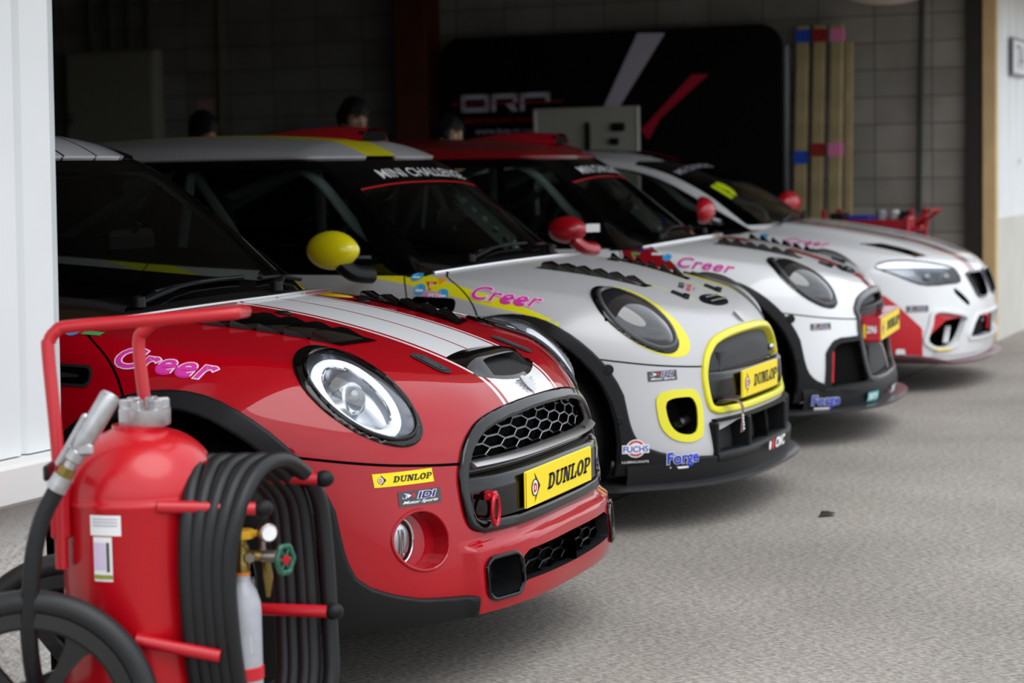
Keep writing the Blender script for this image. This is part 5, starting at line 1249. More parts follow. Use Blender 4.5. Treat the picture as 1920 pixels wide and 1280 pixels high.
    # side scuttle
    for S in (-1, 1):
        if red or sil:
            it = [item_poly([(a, b) for a, b in rrect(.17, .052, .02, 5)], 0, 0), item_poly([(a, b) for a, b in rrect(.155, .038, .015, 5)], 1, 2), item_poly([(-.06, -.012), (.05, -.004), (.05, .002), (-.06, .008)], 0, 3)]
            decal('side_vent_trim', root, F, (-.185, S*.80, .828), (1*(-S), 0, .02*S*-1) if False else ((1, 0, -.05) if S < 0 else (-1, 0, .05)), (0, S, .25), it, [M_ALU if red else M_BLK, M_BLK], base=.004, off=off)
    # ---- cabin interior
    mb = MB(); mb.box((-.52, 0, .84), (.42, 1.26, .14), bev=.05); mb.box((-.47, 0, .60), (.30, 1.3, .45)); mb.tube([(-.70, -.36+.17*math.cos(t), .93+.17*math.sin(t)) for t in np.linspace(0, 2*PI, 26, endpoint=False)], .014, 8, closed=True)
    mb.box((-.62, -.36, .92), (.20, .09, .09), bev=.02); mb.build('dashboard', M_IN, root, off=off)
    mb = MB(); mb.box((-1.4, 0, .30), (2.3, 1.45, .04)); mb.build('cabin_floor', M_INT, root, off=off)
    for yy in ((-.36, .36) if red else (-.36,)):
        mb = MB(); mb.box((-1.05, yy, .55), (.50, .48, .16), bev=.05); mb.box((-1.33, yy, .90), (.14, .50, .68), R=roty(-.25), bev=.06)
        mb.box((-1.42, yy, 1.20), (.11, .30, .18), R=roty(-.2), bev=.05); mb.build('seat', M_IN, root, off=off)
    mb = MB(); p = wp(.34, 0.0, -.06); mb.box(p, (.04, .22, .065), R=roty(.1), bev=.015); mb.tube([p, p+np.array([.03, 0, .05])], .010, 8); mb.build('rear_view_mirror', M_INT, root, off=off)
    if not red:
        mb = MB(); r = .020
        for S in (-1, 1):
            mb.tube(crspline([(-.42, S*.60, .35), (-.44, S*.60, .93), (-.60, S*.56, 1.10), (-.86, S*.50, 1.31), (-1.30, S*.49, 1.34)], False, 6), r, 10)
            mb.tube([(-1.30, S*.50, 1.34), (-1.32, S*.58, .95), (-1.32, S*.62, .32)], r, 10); mb.tube([(-1.32, S*.50, 1.33), (-2.35, S*.44, .85)], r, 10)
            mb.tube([(-.46, S*.62, .55), (-1.31, S*.64, .80)], r, 10); mb.tube([(-.46, S*.62, .80), (-1.31, S*.64, .52)], r, 10)
        mb.tube([(-1.31, -.50, 1.34), (-1.31, .50, 1.34)], r, 10); mb.tube([(-.86, -.50, 1.31), (-.86, .50, 1.31)], r, 10); mb.tube([(-1.31, -.50, 1.32), (-1.32, .60, .40)], r, 10)
        mb.tube([(-1.31, .50, 1.32), (-2.3, -.42, .86)], r, 10); mb.tube([(-1.31, -.50, 1.32), (-2.3, .42, .86)], r, 10); mb.tube([(-1.31, -.6, .62), (-1.31, .6, .62)], r, 10)
        mb.build('roll_cage', M_CAGE, root, off=off)
        # perforated gusset on the far pillar leg
        a = np.array([-.445, .545, .985]); b = np.array([-.665, .525, 1.185]); d = b-a; L_ = np.linalg.norm(d); d /= L_; t = np.array([.55, 0, .0])+np.array([0, 0, -.0]); t = np.array([0.0, -1, .0]); wv = np.array([d[2], 0, -d[0]]); wv /= np.linalg.norm(wv)
        mb = MB(); hw = .036; nh = 5; cell = L_/nh
        for k in range(nh):
            c0 = a+d*(k+.5)*cell; sq = []; ho = []
            for i in range(16):
                t_ = 2*PI*i/16; cs_, sn = math.cos(t_), math.sin(t_); m_ = max(abs(cs_), abs(sn)); sq.append(c0+d*cs_/m_*cell/2+wv*(sn/m_*hw)); ho.append(c0+d*cs_*.014+wv*sn*.014)
            mb.add(sq+ho, [(i, (i+1) % 16, 16+(i+1) % 16, 16+i) for i in range(16)])
        mb.build('cage_gusset', M_CAGE, root, off=off)
        # roof scoop
        sx = -.79; mb = MB(); V = []; ww = [.10, .115, .12, .12]; xs_ = [-1.25, -1.10, -.95, sx]; hh = [.002, .03, .045, .050]; ny = 8
        for x, h, wd in zip(xs_, hh, ww):
            for j in range(ny+1):
                t = -1+2*j/ny; zz = Z_RF(x)+.008; V.append((x, t*wd+.02, zz+h*(1-abs(t)**4)))
        mb.add(V, [(i*9+j, (i+1)*9+j, (i+1)*9+j+1, i*9+j+1) for i in range(3) for j in range(8)])
        mb.build('roof_scoop', mat('scoop_red', (186, 10, 34), .35, coat=.5), root, smooth=50, off=off)
        mb = MB(); z0 = float(Z_RF(sx)); mb.box((sx-.012, .02, z0+.028), (.02, .20, .034)); mb.build('scoop_mouth', M_DRK, root, off=off)
        # sun strip lettering
        zc = 1.275; q = surf_pt(cab_F, np.array([[-.6, 0, zc]]), np.array([.77, 0, .64]), .3)[0]
        decal('sunstrip_lettering', root, cab_F, q, (0, 1, 0), (.77, 0, .64), [item_text('MINI CHALLENGE', .80, .052, .085, .012, .012, 0, 0, 0), item_grid(1.04, .008, 0, -.048, 1, 0, 16)], [M_DWH, M_DRD], base=.002, off=off)
    # antenna at the rear of the roof
    if sil:
        mb = MB(); mb.tube([(-2.55, 0, 1.36), (-2.68, 0, 1.60)], .004, 6); mb.ball((-2.55, 0, 1.365), (.03, .02, .015), 10); mb.build('aerial', M_TRM, root, off=off)
    # ---- stickers
    nS = (.25, -1, .35)
    decal('sponsor_sticker', root, F, (.075, -.762, .853), (1, .05, -.12), (.1, -1, .35), creer_items(.250, .056, outline=not wht), [M_DMG, M_DWH], off=off, label='magenta script sponsor sticker')
    if red or sil:
        decal('sponsor_sticker', root, F, (.62, -.581, .538) if red else (.57, -.62, .582), (.59, .81, 0), (.81, -.59, 0), idi_items(.118, .034), IDI_M, off=off, label='black and white sponsor sticker')
    if wht: decal('sponsor_sticker', root, F, (.555, -.655, .580), (.59, .81, 0), (.81, -.59, 0), idi_items(.11, .028), IDI_M, off=off)
    if red:
        decal('sponsor_sticker', root, F, (.590, -.606, .585), (.59, .81, 0), (.81, -.59, 0), [item_grid(.158, .031, m=0, n=10, skew=-.12)]+dunlop_items(.158, .031)[1:], DUN_M, off=off, label='yellow sponsor sticker')
        decal('door_number_panel', root, F, (-.36, -.80, .70), (1, 0, 0), (0, -1, 0), [item_grid(.26, .17, m=0, n=4), item_text('TEC', .055, .018, .07, -.035, .03, 0, 1, 2), item_text('RTS', .055, .018, .07, -.058, .03, 0, 2, 2)], [M_DWH, M_DRD, M_DBK], base=.003, off=off)
        decal('sponsor_sticker', root, F, (-.17, -.73, .93), (1, 0, 0), (0, -.7, .7), [item_disc(.018, -.03, 0, 0), item_grid(.05, .02, .02, 0, 1)], [M_DCY, M_DGN], off=off)
        # chequered and script sticker on the far wing
        it = [item_grid(.22, .09, 0, 0, 0, 0, 4), item_text('GO', .07, .05, -.02, 0, .08, .2, 1, 2)]
        for i in range(6):
            for j in range(6):
                if (i+j) % 2: it.append(item_poly([(.065+.013*i, -.04+.013*j), (.078+.013*i, -.04+.013*j), (.078+.013*i, -.027+.013*j), (.065+.013*i, -.027+.013*j)], 1, 2))
        decal('sponsor_sticker', root, F, (.20, .60, .895), (1, 0, -.12), (.1, -.1, 1), it, [M_DWH, M_DBK], off=off)
    if sil:
        decal('sponsor_sticker', root, F, (.505, -.718, .335), (.45, .89, 0), (.85, -.5, 0), [item_disc(.030, 0, .012, 0, 0), item_disc(.026, 0, .012, 2, 1, r0=.020), item_grid(.082, .028, 0, .010, 3, 2), item_text('FUCHS', .076, .020, 0, .010, .02, 0, 1, 3), item_text('LUBRICANTS', .08, .007, 0, -.032, .01, 0, 0, 1)], [M_DWH, M_DBL, M_DRD, M_DWH], base=.019, off=off)
        decal('sponsor_sticker', root, F, (.632, -.607, .297), (.59, .81, 0), (.81, -.59, 0), [item_text('Forge', .122, .050, 0, .004, .065, 0, 1, 0, ref=.03), item_text('Forge', .122, .050, 0, .004, .03, 0, 0, 2, ref=.03), item_grid(.07, .007, -.015, -.022, 1, 0)], [M_DBL, M_DWH], base=.02, off=off)
        decal('sponsor_sticker', root, F, (.775, .0, .288), (0, 1, 0), (1, 0, 0), [item_disc(.014, -.10, 0, 0, 0), item_grid(.03, .03, -.06, 0, 1), item_text('CMC', .13, .032, .035, 0, .05, .15, 0, 0)], [M_DWH, M_DRD], base=.040, off=off)
        for (x, y, z, m_) in ((-.245, -.79, .885, 0), (-.275, -.74, .925, 0), (-.155, -.80, .868, 0), (-.075, -.815, .775, 0)):
            decal('sponsor_sticker', root, F, (x, y, z), (1, 0, 0), (0, -1, .4), [item_disc(.022, 0, 0, 0, 0), item_grid(.028, .008, 0, -.006, 1, 2)], [M_DCY, M_DWH], off=off)
        decal('sponsor_sticker', root, F, (-.208, -.775, .895), (1, 0, 0), (0, -1, .4), [item_poly([(-.022, .016), (.022, .016), (0, -.022)], 0, 0), item_text('T1', .016, .012, 0, .004, .03, 0, 1, 2)], [M_DRD, M_DWH], off=off)
        decal('sponsor_sticker', root, F, (-.175, -.765, .915), (1, 0, 0), (0, -1, .4), [item_poly([(-.018, .012), (.018, .012), (0, -.018)], 0, 1)], [mat('print_orange', (240, 150, 30), .5)], off=off)
        decal('sponsor_sticker', root, F, (-.195, -.80, .862), (1, 0, 0), (0, -1, .3), [item_grid(.07, .022, 0, 0, 0, 0), item_text('PIT', .04, .014, .008, 0, .03, 0, 1, 2)], [mat('print_pink', (235, 130, 190), .5), M_DWH], off=off)
        decal('sponsor_sticker', root, F, (.46, .02, .845), (-.3, 1, 0), (.3, 0, .95), [item_text('BIRTH', .13, .022, 0, .016, .03, 0, 0, 0), item_text('RACING', .16, .018, 0, -.012, .02, 0, 1, 0), item_text('www.brp-gr.com', .10, .008, 0, -.032, .0, 0, 0, 0)], [M_DBK, M_DRD], off=off)
    if wht:
        decal('sponsor_sticker', root, F, (.55, -.67, .262), (.59, .81, 0), (.81, -.59, 0), [item_text('Forge', .122, .050, 0, .004, .065, 0, 1, 0, ref=.03), item_text('Forge', .122, .050, 0, .004, .03, 0, 0, 2, ref=.03), item_grid(.07, .007, -.015, -.022, 1, 0)], [M_DBL, M_DWH], base=.045, off=off)
        decal('sponsor_sticker', root, F, (.69, -.41, .262), (.35, .93, 0), (.93, -.35, 0), [item_grid(.10, .035, 0, 0, 0), item_text('BIRTH', .08, .020, 0, 0, .04, 0, 1, 2)], [M_DTL, M_DWH], base=.035, off=off)
        decal('sponsor_sticker', root, F, (.75, -.10, .262), (.1, 1, 0), (1, -.1, 0), [item_disc(.012, -.10, 0, 1, 0), item_text('CMC', .13, .030, .02, 0, .05, .15, 0, 0)], [M_DWH, M_DRD], base=.035, off=off)
        decal('mirror_print', root, None, (-.40, -1.0, 1.03), (.8, -.5, 0), (.5, -.85, 0), [item_grid(.06, .035, .02, 0, 0)], [M_DWH], base=.035, off=off)
        for (x, z, m_) in ((-.22, .925, M_DNV), (-.245, .895, M_DGN), (-.15, .905, M_DWH), (-.10, .885, M_DCY)):
            decal('sponsor_sticker', root, F, (x, -.75, z), (1, 0, 0), (0, -1, .4), [item_disc(.020, 0, 0, 0, 0)] if m_ is M_DCY else [item_grid(.045, .014, 0, 0, 0, 0)] if m_ is not M_DGN else [item_poly([(-.022, .016), (.022, .016), (0, -.022)], 0, 0)], [m_], off=off)
        decal('bonnet_lettering', root, F, (.60, .0, .775), (0, 1, 0), (.5, 0, .85), [item_text('MINI', .12, .02, 0, 0, .04, 0, 0, 0)], [M_DWH], off=off)
CAR_POS = {'red': ((0, 0, 0), 0.0), 'silver': ((-.077, 2.415, 0), -.023), 'white': ((-.056, 4.59, 0), .066)}
r1 = empty('hatchback_car', CAR_POS['red'][0], CAR_POS['red'][1], label='red hatchback with white bonnet stripes and clear round headlamps, nearest to the camera', cat='car')
build_mini('red', r1, 1.15)
r2 = empty('hatchback_car', CAR_POS['silver'][0], CAR_POS['silver'][1], label='silver racing hatchback with yellow grille frame and yellow door mirror', cat='car')
build_mini('silver', r2, .85)
r3 = empty('hatchback_car', CAR_POS['white'][0], CAR_POS['white'][1], label='white racing hatchback with red roof and red mirror beside the silver hatchback', cat='car')
build_mini('white', r3, .65)
# ================================================================ white coupe
def build_coupe(root):
    F = kbody_F; off = (0, 0, CZ); both = lambda s: s.join(s.mirror()); SO = lambda n, parts, mats, **k: sheet_obj(n, parts, mats, root, off, **k)
    el = elevs(F, [-.05, 0, .55], [1, 0], -.50, PI/2, 84); P, N = fan(F, -.05, -2.9, .55, 72, 44, el); B = Sheet.grid(P, N)
    _, B = B.take(lambda Q: Q[:, 2]-.25); _, B = B.take(lambda Q: np.where(Q[:, 2] > .8, kcab_F(Q)+.004, .05))
    fr = lambda Q: np.where(Q[:, 0] < .45, .05, 0); yz = lambda p: (lambda Q: sdf(p, Q[:, 1:3])+fr(Q))
    hl = crspline([(-.865, .735), (-.81, .765), (-.70, .760), (-.50, .722), (-.47, .690), (-.495, .640), (-.60, .634), (-.73, .632), (-.79, .655), (-.835, .695)], True, 4)
    kid = crspline([(-.385, .66), (-.36, .682), (-.20, .682), (-.055, .678), (-.035, .655), (-.05, .60), (-.085, .555), (-.13, .538), (-.25, .537), (-.32, .552), (-.36, .60)], True, 4)
    hlm, B = B.take(lambda Q: sdf(hl, Q[:, 1:3])+np.where(Q[:, 0] < .30, .05, 0)); kd, B = B.take(yz(kid))
    it = crspline([(-.725, .500), (-.60, .490), (-.47, .455), (-.50, .40), (-.545, .33), (-.60, .285), (-.70, .28), (-.765, .33), (-.75, .42)], True, 3); intk, B = B.take(yz(it))
    ci = np.array([(-.36, .462), (-.42, .42), (-.475, .35), (-.47, .322), (-.30, .315), (.01, .312), (.01, .46)]); cin, B = B.take(yz(ci))
    sv = crspline([(-.575, .60), (-.545, .600), (-.45, .535), (-.44, .515), (-.465, .510), (-.55, .565)], True, 3); svt, B = B.take(yz(sv))
    _, B = B.take(lambda Q: ell(Q, 0, .36, .365, .375)+np.where(Q[:, 1] > -.5, .5, 0)); _, B = B.take(lambda Q: ell(Q, -2.69, .36, .365, .375)+np.where(Q[:, 1] > -.5, .5, 0))
    # red wedge on the bumper corner
    tri = np.array([(.36, .60), (.44, .535), (.560, .405), (.558, .25), (.36, .25)]); rt, B = B.take(lambda Q: np.where((Q[:, 1] < -.5) & (Q[:, 0] > .3), sdf(tri, Q[:, [0, 2]]), .05))
    B = both(B); parts = []
    hv = np.array([(.20, -.66), (.30, -.555), (.55, -.545), (.50, -.66)])
    for sg in (1, -1):
        v, B = B.take(lambda Q: np.where(Q[:, 2] > .7, sdf(hv*np.array([1, sg]), Q[:, :2]), .05)); parts.append((v, 1))
    s, B = B.take(lambda Q: np.where((Q[:, 0] > -.3) & (Q[:, 2] > .68), np.abs(np.abs(Q[:, 1])-.24)-.035, .05)); parts.append((s, 2))
    s, B = B.take(lambda Q: np.where((Q[:, 0] > -.3) & (Q[:, 2] > .68), np.abs(np.abs(Q[:, 1])-.16)-.03, .05)); parts.append((s, 1))
    SO('body_shell', parts+[(B, 0)], [M_WHT, M_BLK, mat('dark_red_vinyl', (150, 8, 26), .35, coat=.6)]); SO('bumper_wedge', [(rt, 0)], [mat('wedge_red', (196, 6, 30), .4, coat=.4)]); SO('bumper_wedge', [(rt.mirror(), 0)], [MATS['wedge_red']])
    lp, ln = fan(F, -.05, -2.9, .55, 20, 20, np.linspace(-.42, .50, 12)); LS = Sheet.grid(lp-ln*.03, ln); LS, _ = LS.take(lambda Q: Q[:, 0]+.36); _, LS = LS.take(lambda Q: ell(Q, -2.69, .36, .37, .38)); SO('inner_lining', [(LS, 0)], [M_INT]); SO('inner_lining', [(LS.mirror(), 0)], [M_INT])
    k = kd.copy(); k.V = k.V-np.array([.03, 0, 0])
    for m_ in (lambda q: q, lambda q: q.mirror()):
        SO('kidney_grille', [(m_(k), 0)], [M_DRK]); SO('kidney_frame', [(m_(kd.copy().take(lambda Q: -sdf(kid, Q[:, 1:3])-.012)[0].shell(.012, -.03, .004)), 0)], [M_BLK])
        SO('front_intake', [(m_(recess(intk, .09, shrink=.15, centre=intk.V.mean(0)-intk.N.mean(0)*.09)), 0)], [M_DRK])
        SO('front_intake_frame', [(m_(intk.copy().take(lambda Q: -sdf(it, Q[:, 1:3])-.020)[0].shell(.012, -.03, .004)), 0)], [M_WHT])
        SO('headlamp_bowl', [(m_(hlm.offset(-.014)), 0)], [mat('dim_reflector', (130, 133, 140), .25, metal=.8)]); SO('headlamp_cover', [(m_(hlm.offset(.003)), 0)], [M_CLR])
        up, _ = hlm.copy().take(lambda Q: -(Q[:, 2]-(.722-.10*(Q[:, 1]+.62)**2-.06*(Q[:, 1]+.62)))); SO('light_bar', [(m_(up.offset(-.004)), 0)], [M_LED]); SO('side_vent', [(m_(svt.offset(-.012)), 0)], [M_DRK])
    for S in (-1, 1):
        rp = [surf_pt(F, np.array([[.7, y, z]]), np.array([1., 0, 0]), .5)[0]*np.array([1, -S, 1]) for y, z in hl[::2]]
        mb = MB(); mb.tube(rp, .005, 6, closed=True); mb.build('headlamp_rim', M_BLK, root, off=off)
        for (y, z) in ((-.70, .672), (-.575, .665)):
            q = surf_pt(F, np.array([[.7, y, z]]), np.array([1., 0, 0]), .5)[0]*np.array([1, -S, 1]); mb = MB(); mb.ball(q-np.array([.030, 0, 0]), (.032, .034, .028), 14); mb.build('projector_lens', MATS['projector_glass'], root, off=off)
        mb = MB(); pl = [(-.725, .496), (-.48, .455), (-.64, .440), (-.755, .35)]; V = [surf_pt(F, np.array([[.7, y, z]]), np.array([1., 0, 0]), .5)[0]*np.array([1, -S, 1])+np.array([.002-.012*(i in (2,)), 0, 0]) for i, (y, z) in enumerate(pl)]
        mb.add(V, [(0, 1, 2, 3)]); mb.build('intake_wedge', MATS['wedge_red'], root, smooth=None, off=off)
        mb = MB(); mb.box((.62, S*.66, .287), (.10, .12, .008), R=rotz(-S*-.5)); mb.build('intake_wing', M_DYL, root, off=off)
        for dz in (.0,):
            mb = MB(); mb.box((.655, S*.58, .36), (.03, .012, .12), R=rotx(S*.8), bev=.004); mb.build('intake_blade', M_WHT, root, off=off)
    c = both(cin); cc = c.copy(); cc.V = cc.V-np.array([.04, 0, 0]); SO('centre_intake', [(cc, 0)], [M_DRK]); SO('centre_intake_wall', [(recess(c, .04), 0)], [M_WHT])
    SO('centre_intake_frame', [(both(cin.copy().take(lambda Q: -sdf(np.array([(-.36, .462), (-.42, .42), (-.475, .35), (-.47, .322), (-.30, .315), (.3, .312), (.3, .46)]), Q[:, 1:3])-.016)[0].shell(.012, -.03, .003)), 0)], [M_WHT])
    mb = MB(); mb.tube([(.80, -.27, .45), (.83, -.27, .44), (.825, -.27, .37)], .010, 6); mb.build('tow_strap', M_RSC, root, off=off)
    mb = MB(); V = []; prof = [(-.25, 0), (.03, 0), (.045, -.008), (.03, -.02), (-.25, -.02)]
    ys = np.linspace(-.85, .85, 35)
    for y in ys:
        ay = abs(y); xf = .80-.52*ay**3-.10*max(0, ay-.70)**.5; zz = .222+.05*smooth(.62, .85, ay)
        for dx, dz in prof: V.append((xf+dx, y, zz+dz))
    k = 5; mb.add(V, [(i*k+j, (i+1)*k+j, (i+1)*k+(j+1) % k, i*k+(j+1) % k) for i in range(34) for j in range(k)]+[tuple(range(k)), tuple(34*k+j for j in range(k))]); mb.build('front_splitter', mat('splitter_plum', (104, 62, 72), .35, coat=.4), root, smooth=40, off=off)
    V = []; 
    for y in ys:
        ay = abs(y)
        for j, z in enumerate((.225, .26)): V.append((float(K_XZ(z))-.52*ay**3-.09*max(0, ay-.70)**.5-.01, y, z+.04*smooth(.62, .85, ay)))
    mb = MB(); mb.add(V, [(2*i, 2*i+2, 2*i+3, 2*i+1) for i in range(34)]); mb.build('bumper_skirt', M_WHT, root, off=off)
    ec = elevs(kcab_F, [-1.1, 0, .9], [1, 0], -.02, PI/2, 50); Pc, Nc = fan(kcab_F, -1.1, -2.9, .9, 44, 40, ec); C = Sheet.grid(Pc, Nc); _, C = C.take(lambda Q: Q[:, 2]-.93)
    sd = lambda Q: (.735-(Q[:, 2]-.96)*.42)-np.abs(Q[:, 1])
    ztop = lambda x: np.where(x > -1.3, .99+(-.46-x)*.60, 1.325-(-1.3-x)**2*.16)
    RFl = Spl([(-.42, .98), (-.7, 1.135), (-.95, 1.255), (-1.2, 1.315), (-1.5, 1.335), (-1.9, 1.315), (-2.3, 1.24), (-2.6, 1.15), (-3.0, 1.02)])
    wsh, C = C.take(lambda Q: np.where(Q[:, 0] > -1.1, np.maximum.reduce([.045-sd(Q), Q[:, 2]-1.318, .955-Q[:, 2]]), .05))
    sg_, C = C.take(lambda Q: np.where(Q[:, 1] < -.3, np.maximum.reduce([Q[:, 2]-RFl(Q[:, 0])+.030, .995-Q[:, 2], -2.5-Q[:, 0]]), .05))
    rl, C = C.take(lambda Q: np.where((Q[:, 1] < -.3), np.abs(Q[:, 2]-RFl(Q[:, 0])-.010)-.040, .05))
    SO('roof', [(both(C), 0)], [M_BLK]); SO('roof_pillar', [(rl.offset(.004), 0)], [M_WHT]); SO('roof_pillar', [(rl.mirror().offset(.004), 0)], [M_WHT]); ws = both(wsh)
    cl, ft = ws.take(lambda Q: np.maximum.reduce([.10-sd(Q), Q[:, 2]-1.19, .985-Q[:, 2]])); SO('windscreen', [(cl, 0), (ft, 1)], [M_GLS, M_BLK]); SO('side_window', [(sg_, 0)], [M_GLD]); SO('side_window', [(sg_.mirror(), 0)], [M_GLD])
    mb = MB(); mb.box((-1.25, 0, .235), (2.0, 1.6, .03)); mb.box((.05, 0, .27), (1.0, .9, .03)); mb.box((-1.5, 0, .31), (2.4, 1.5, .03)); mb.build('underbody', M_DRK, root, off=off)
    mb = MB(); mb.box((-.72, 0, .86), (.42, 1.3, .14), bev=.05); mb.box((-.70, 0, .60), (.30, 1.35, .5)); mb.build('dashboard', M_INT, root, off=off)
    for yy in (-.37, .37):
        mb = MB(); mb.box((-1.25, yy, .55), (.50, .48, .16), bev=.05); mb.box((-1.53, yy, .88), (.14, .50, .68), R=roty(-.25), bev=.06); mb.build('seat', M_INT, root, off=off)
    mb = MB(); r = .020
    for S in (-1, 1):
        mb.tube(crspline([(-.60, S*.60, .35), (-.62, S*.60, .95), (-.80, S*.55, 1.08), (-1.10, S*.48, 1.27), (-1.6, S*.46, 1.32)], False, 6), r, 8); mb.tube([(-1.6, S*.46, 1.32), (-1.62, S*.6, .35)], r, 8); mb.tube([(-1.6, S*.46, 1.32), (-2.7, S*.4, .85)], r, 8)
    mb.tube([(-1.6, -.46, 1.32), (-1.6, .46, 1.32)], r, 8); mb.tube([(-1.10, -.48, 1.27), (-1.10, .48, 1.27)], r, 8); mb.build('roll_cage', M_CAGE, root, off=off)
    for cx in (0, -2.69):
        for s in (-1, 1):
            w = tyre_wheel(root, (cx, s*.79, .375), s, dark=True, R=.32); mb = MB(); V = []; kk = 18
            for yy in (.5, .88):
                for t in np.linspace(-.15, PI+.15, kk+1): V.append((cx+.38*math.cos(t), s*yy, .37+.385*math.sin(t)))
            mb.add(V, [(i, i+1, kk+2+i, kk+1+i) for i in range(kk)]); mb.add(V[:kk+1], [tuple(range(kk+1))]); mb.build('wheel_well', M_DRK, root, off=off)
    for S in (-1, 1):
        mb = MB(); mb.ball((0, 0, 0), (.07, .125, .075), 20); V = np.array(mb.v); f = V[:, 0] < -.02; V[f, 0] = -.02; mb.v = [tuple(q) for q in V@rotz(-S*.2).T+np.array([-.58, S*.99, 1.05])]; mb.build('door_mirror', mat('coupe_mirror_red', (190, 10, 30), .3, coat=.6), root, off=off)
        mb = MB(); mb.tube([(-.57, S*.93, 1.0), (-.55, S*.76, .975)], .022, 8); mb.build('mirror_arm', M_BLK, root, off=off)
    mb = MB(); mb.tube([(-.25, -.55, .975), (-.33, .05, 1.0)], .010, 6); mb.tube([(-.26, .0, .985), (-.38, .55, 1.0)], .010, 6); mb.build('wiper', M_TRM, root, off=off)
    q = surf_pt(kcab_F, np.array([[-.62, -.42, 1.13]]), np.array([.5, -.1, .8]), .3)[0]
    decal('race_number', root, kcab_F, q, (-.1, 1, 0), (.53, 0, .85), [item_text('19', .17, .15, 0, 0, .10, .15, 0, 0)], [M_NEO], base=.004, off=off)
    q = surf_pt(kcab_F, np.array([[-.85, -.20, 1.27]]), np.array([.5, 0, .8]), .3)[0]
    decal('sunstrip_lettering', root, kcab_F, q, (0, 1, 0), (.53, 0, .85), [item_text('M2 CS RACING', .62, .05, 0, 0, .03, 0, 0, 0)], [mat('sunstrip_grey', (190, 190, 200), .5)], base=.004, off=off)
    decal('sponsor_sticker', root, F, (.535, -.785, .51), (.60, .80, 0), (.80, -.60, 0), idi_items(.125, .034), IDI_M, off=off)
    decal('sponsor_sticker', root, F, (-.05, -.80, .87), (1, .05, -.12), (.1, -1, .5), creer_items(.24, .05, outline=False), [M_DMG, M_DWH], off=off)
    for x, m_ in ((-.37, M_DGN), (-.30, M_DCY)): decal('sponsor_sticker', root, F, (x, -.79, .92), (1, 0, 0), (0, -1, .6), [item_disc(.024, 0, 0, 0, 0, n=3 if m_ is M_DGN else 20)], [m_], off=off)
r4 = empty('coupe_car', (.05, 6.9, 0), 0, label='white racing coupe with twin kidney grille and red mirrors, farthest from the camera', cat='car')
build_coupe(r4)
# ================================================================ wheeled fire extinguisher
EA = math.radians(20.96)
ex = empty('fire_extinguisher', (.434, -1.486, 0), EA, label='large red wheeled fire extinguisher with coiled black hose beside the near pillar', cat='fire extinguisher')
M_FE = mat('extinguisher_red', (196, 8, 26), .30, coat=.35, coat_rough=.12); M_FET = mat('handle_red', (190, 14, 32), .38, coat=.3); M_HOSE = mat('hose_black_rubber', (24, 25, 27), .42, spec=.4)
mb = MB(); prof = [(0, .055), (.10, .06), (.14, .085), (.1495, .12), (.1495, .612), (.1515, .615), (.1515, .622), (.149, .625)]
prof += [(.149*math.cos(t)**.75, .628+.122*math.sin(t)) for t in np.linspace(.05, 1.25, 12)]+[(.05, .750), (.05, .757), (0, .757)]
mb.lathe(prof, (0, 0, 0), (0, 0, 1), 56); mb.build('tank', M_FE, ex, smooth=40)
mb = MB(); mb.lathe([(.145, .0), (.148, .0), (.148, .09), (.140, .09), (.140, .0)], (0, 0, 0), (0, 0, 1), 40, close=True); mb.build('skirt', M_FE, ex)
mb = MB(); mb.lathe([(0, .755), (.047, .755), (.049, .758), (.049, .787), (.046, .789), (0, .789)], (.013, 0, 0), (0, 0, 1), 36); cap = mb.build('filler_cap', mat('cast_aluminium', (196, 196, 198), .35, metal=.85, noise=(40, .15)), ex)
for k in range(6):
    a = 2*PI*k/6+.3; mb = MB(); mb.box((.013+.034*math.cos(a), .034*math.sin(a), .795), (.026, .018, .022), R=rotz(a), bev=.003); mb.build('cap_lug', MATS['cast_aluminium'], cap)
hp = [(-.133, -.10, .50), (-.133, -.10, .70), (-.150, -.075, .90), (-.148, -.07, .925), (-.135, -.067, .942), (-.11, -.064, .950), (.06, -.055, .960), (.185, -.045, .967)]
hb = [(.185, .10, .960), (.06, .115, .950), (.02, .125, .942), (-.005, .128, .925), (-.018, .130, .90), (-.008, .121, .786), (.0, .125, .70), (.0, .14, .55)]
mb = MB(); mb.tube(crspline(hp+[(.198, -.03, .968), (.202, .03, .966), (.198, .09, .962)]+hb, False, 5), .0125, 14); mb.build('push_handle', M_FET, ex)
mb = MB(); mb.box((-.133, -.085, .607), (.036, .05, .105), bev=.006); mb.box((-.118, -.06, .607), (.02, .07, .09), bev=.004); mb.build('handle_bracket', M_FET, ex)
for k, (pa, pb) in enumerate((((.055, -.137, .618), (.235, -.11, .607)), ((.10, .10, .640), (.332, .085, .632)), ((.09, .11, .378), (.345, .07, .372)), ((.01, -.150, .372), (.165, -.155, .340)))):
    mb = MB(); mb.tube([pa, pb], .0125, 12); pg = mb.build('hose_peg', M_FET, ex)
    if k < 3: mb = MB(); mb.ball(np.array(pb)+np.array([.012, 0, 0]), (.020, .017, .017), 14); mb.build('peg_knob', M_TRM, pg)
cp = []
for k in range(5):
    xf, xp, xb = .106+.019*k, .120+.034*k, (.244, .262, .286, .302, .338)[k]
    cp += [(xf+.015, -.10, .20), (xf+.004, -.135, .36), (xf, -.140, .50), (xf*.75+xp*.25, -.125, .60), (xf*.4+xp*.6, -.075, .662), (xp, -.01, .682), (xp*.6+xb*.4, .06, .664), (xb-.012, .115, .60), (xb, .13, .50), (xb+.006, .125, .34), (xb, .10, .20), (xf*.5+xb*.5, .03, .12), (xf*.85+xb*.15, -.05, .13)]
mb = MB(); mb.tube(crspline(cp, False, 5), .0165, 12); mb.build('hose', M_HOSE, ex, smooth=60)
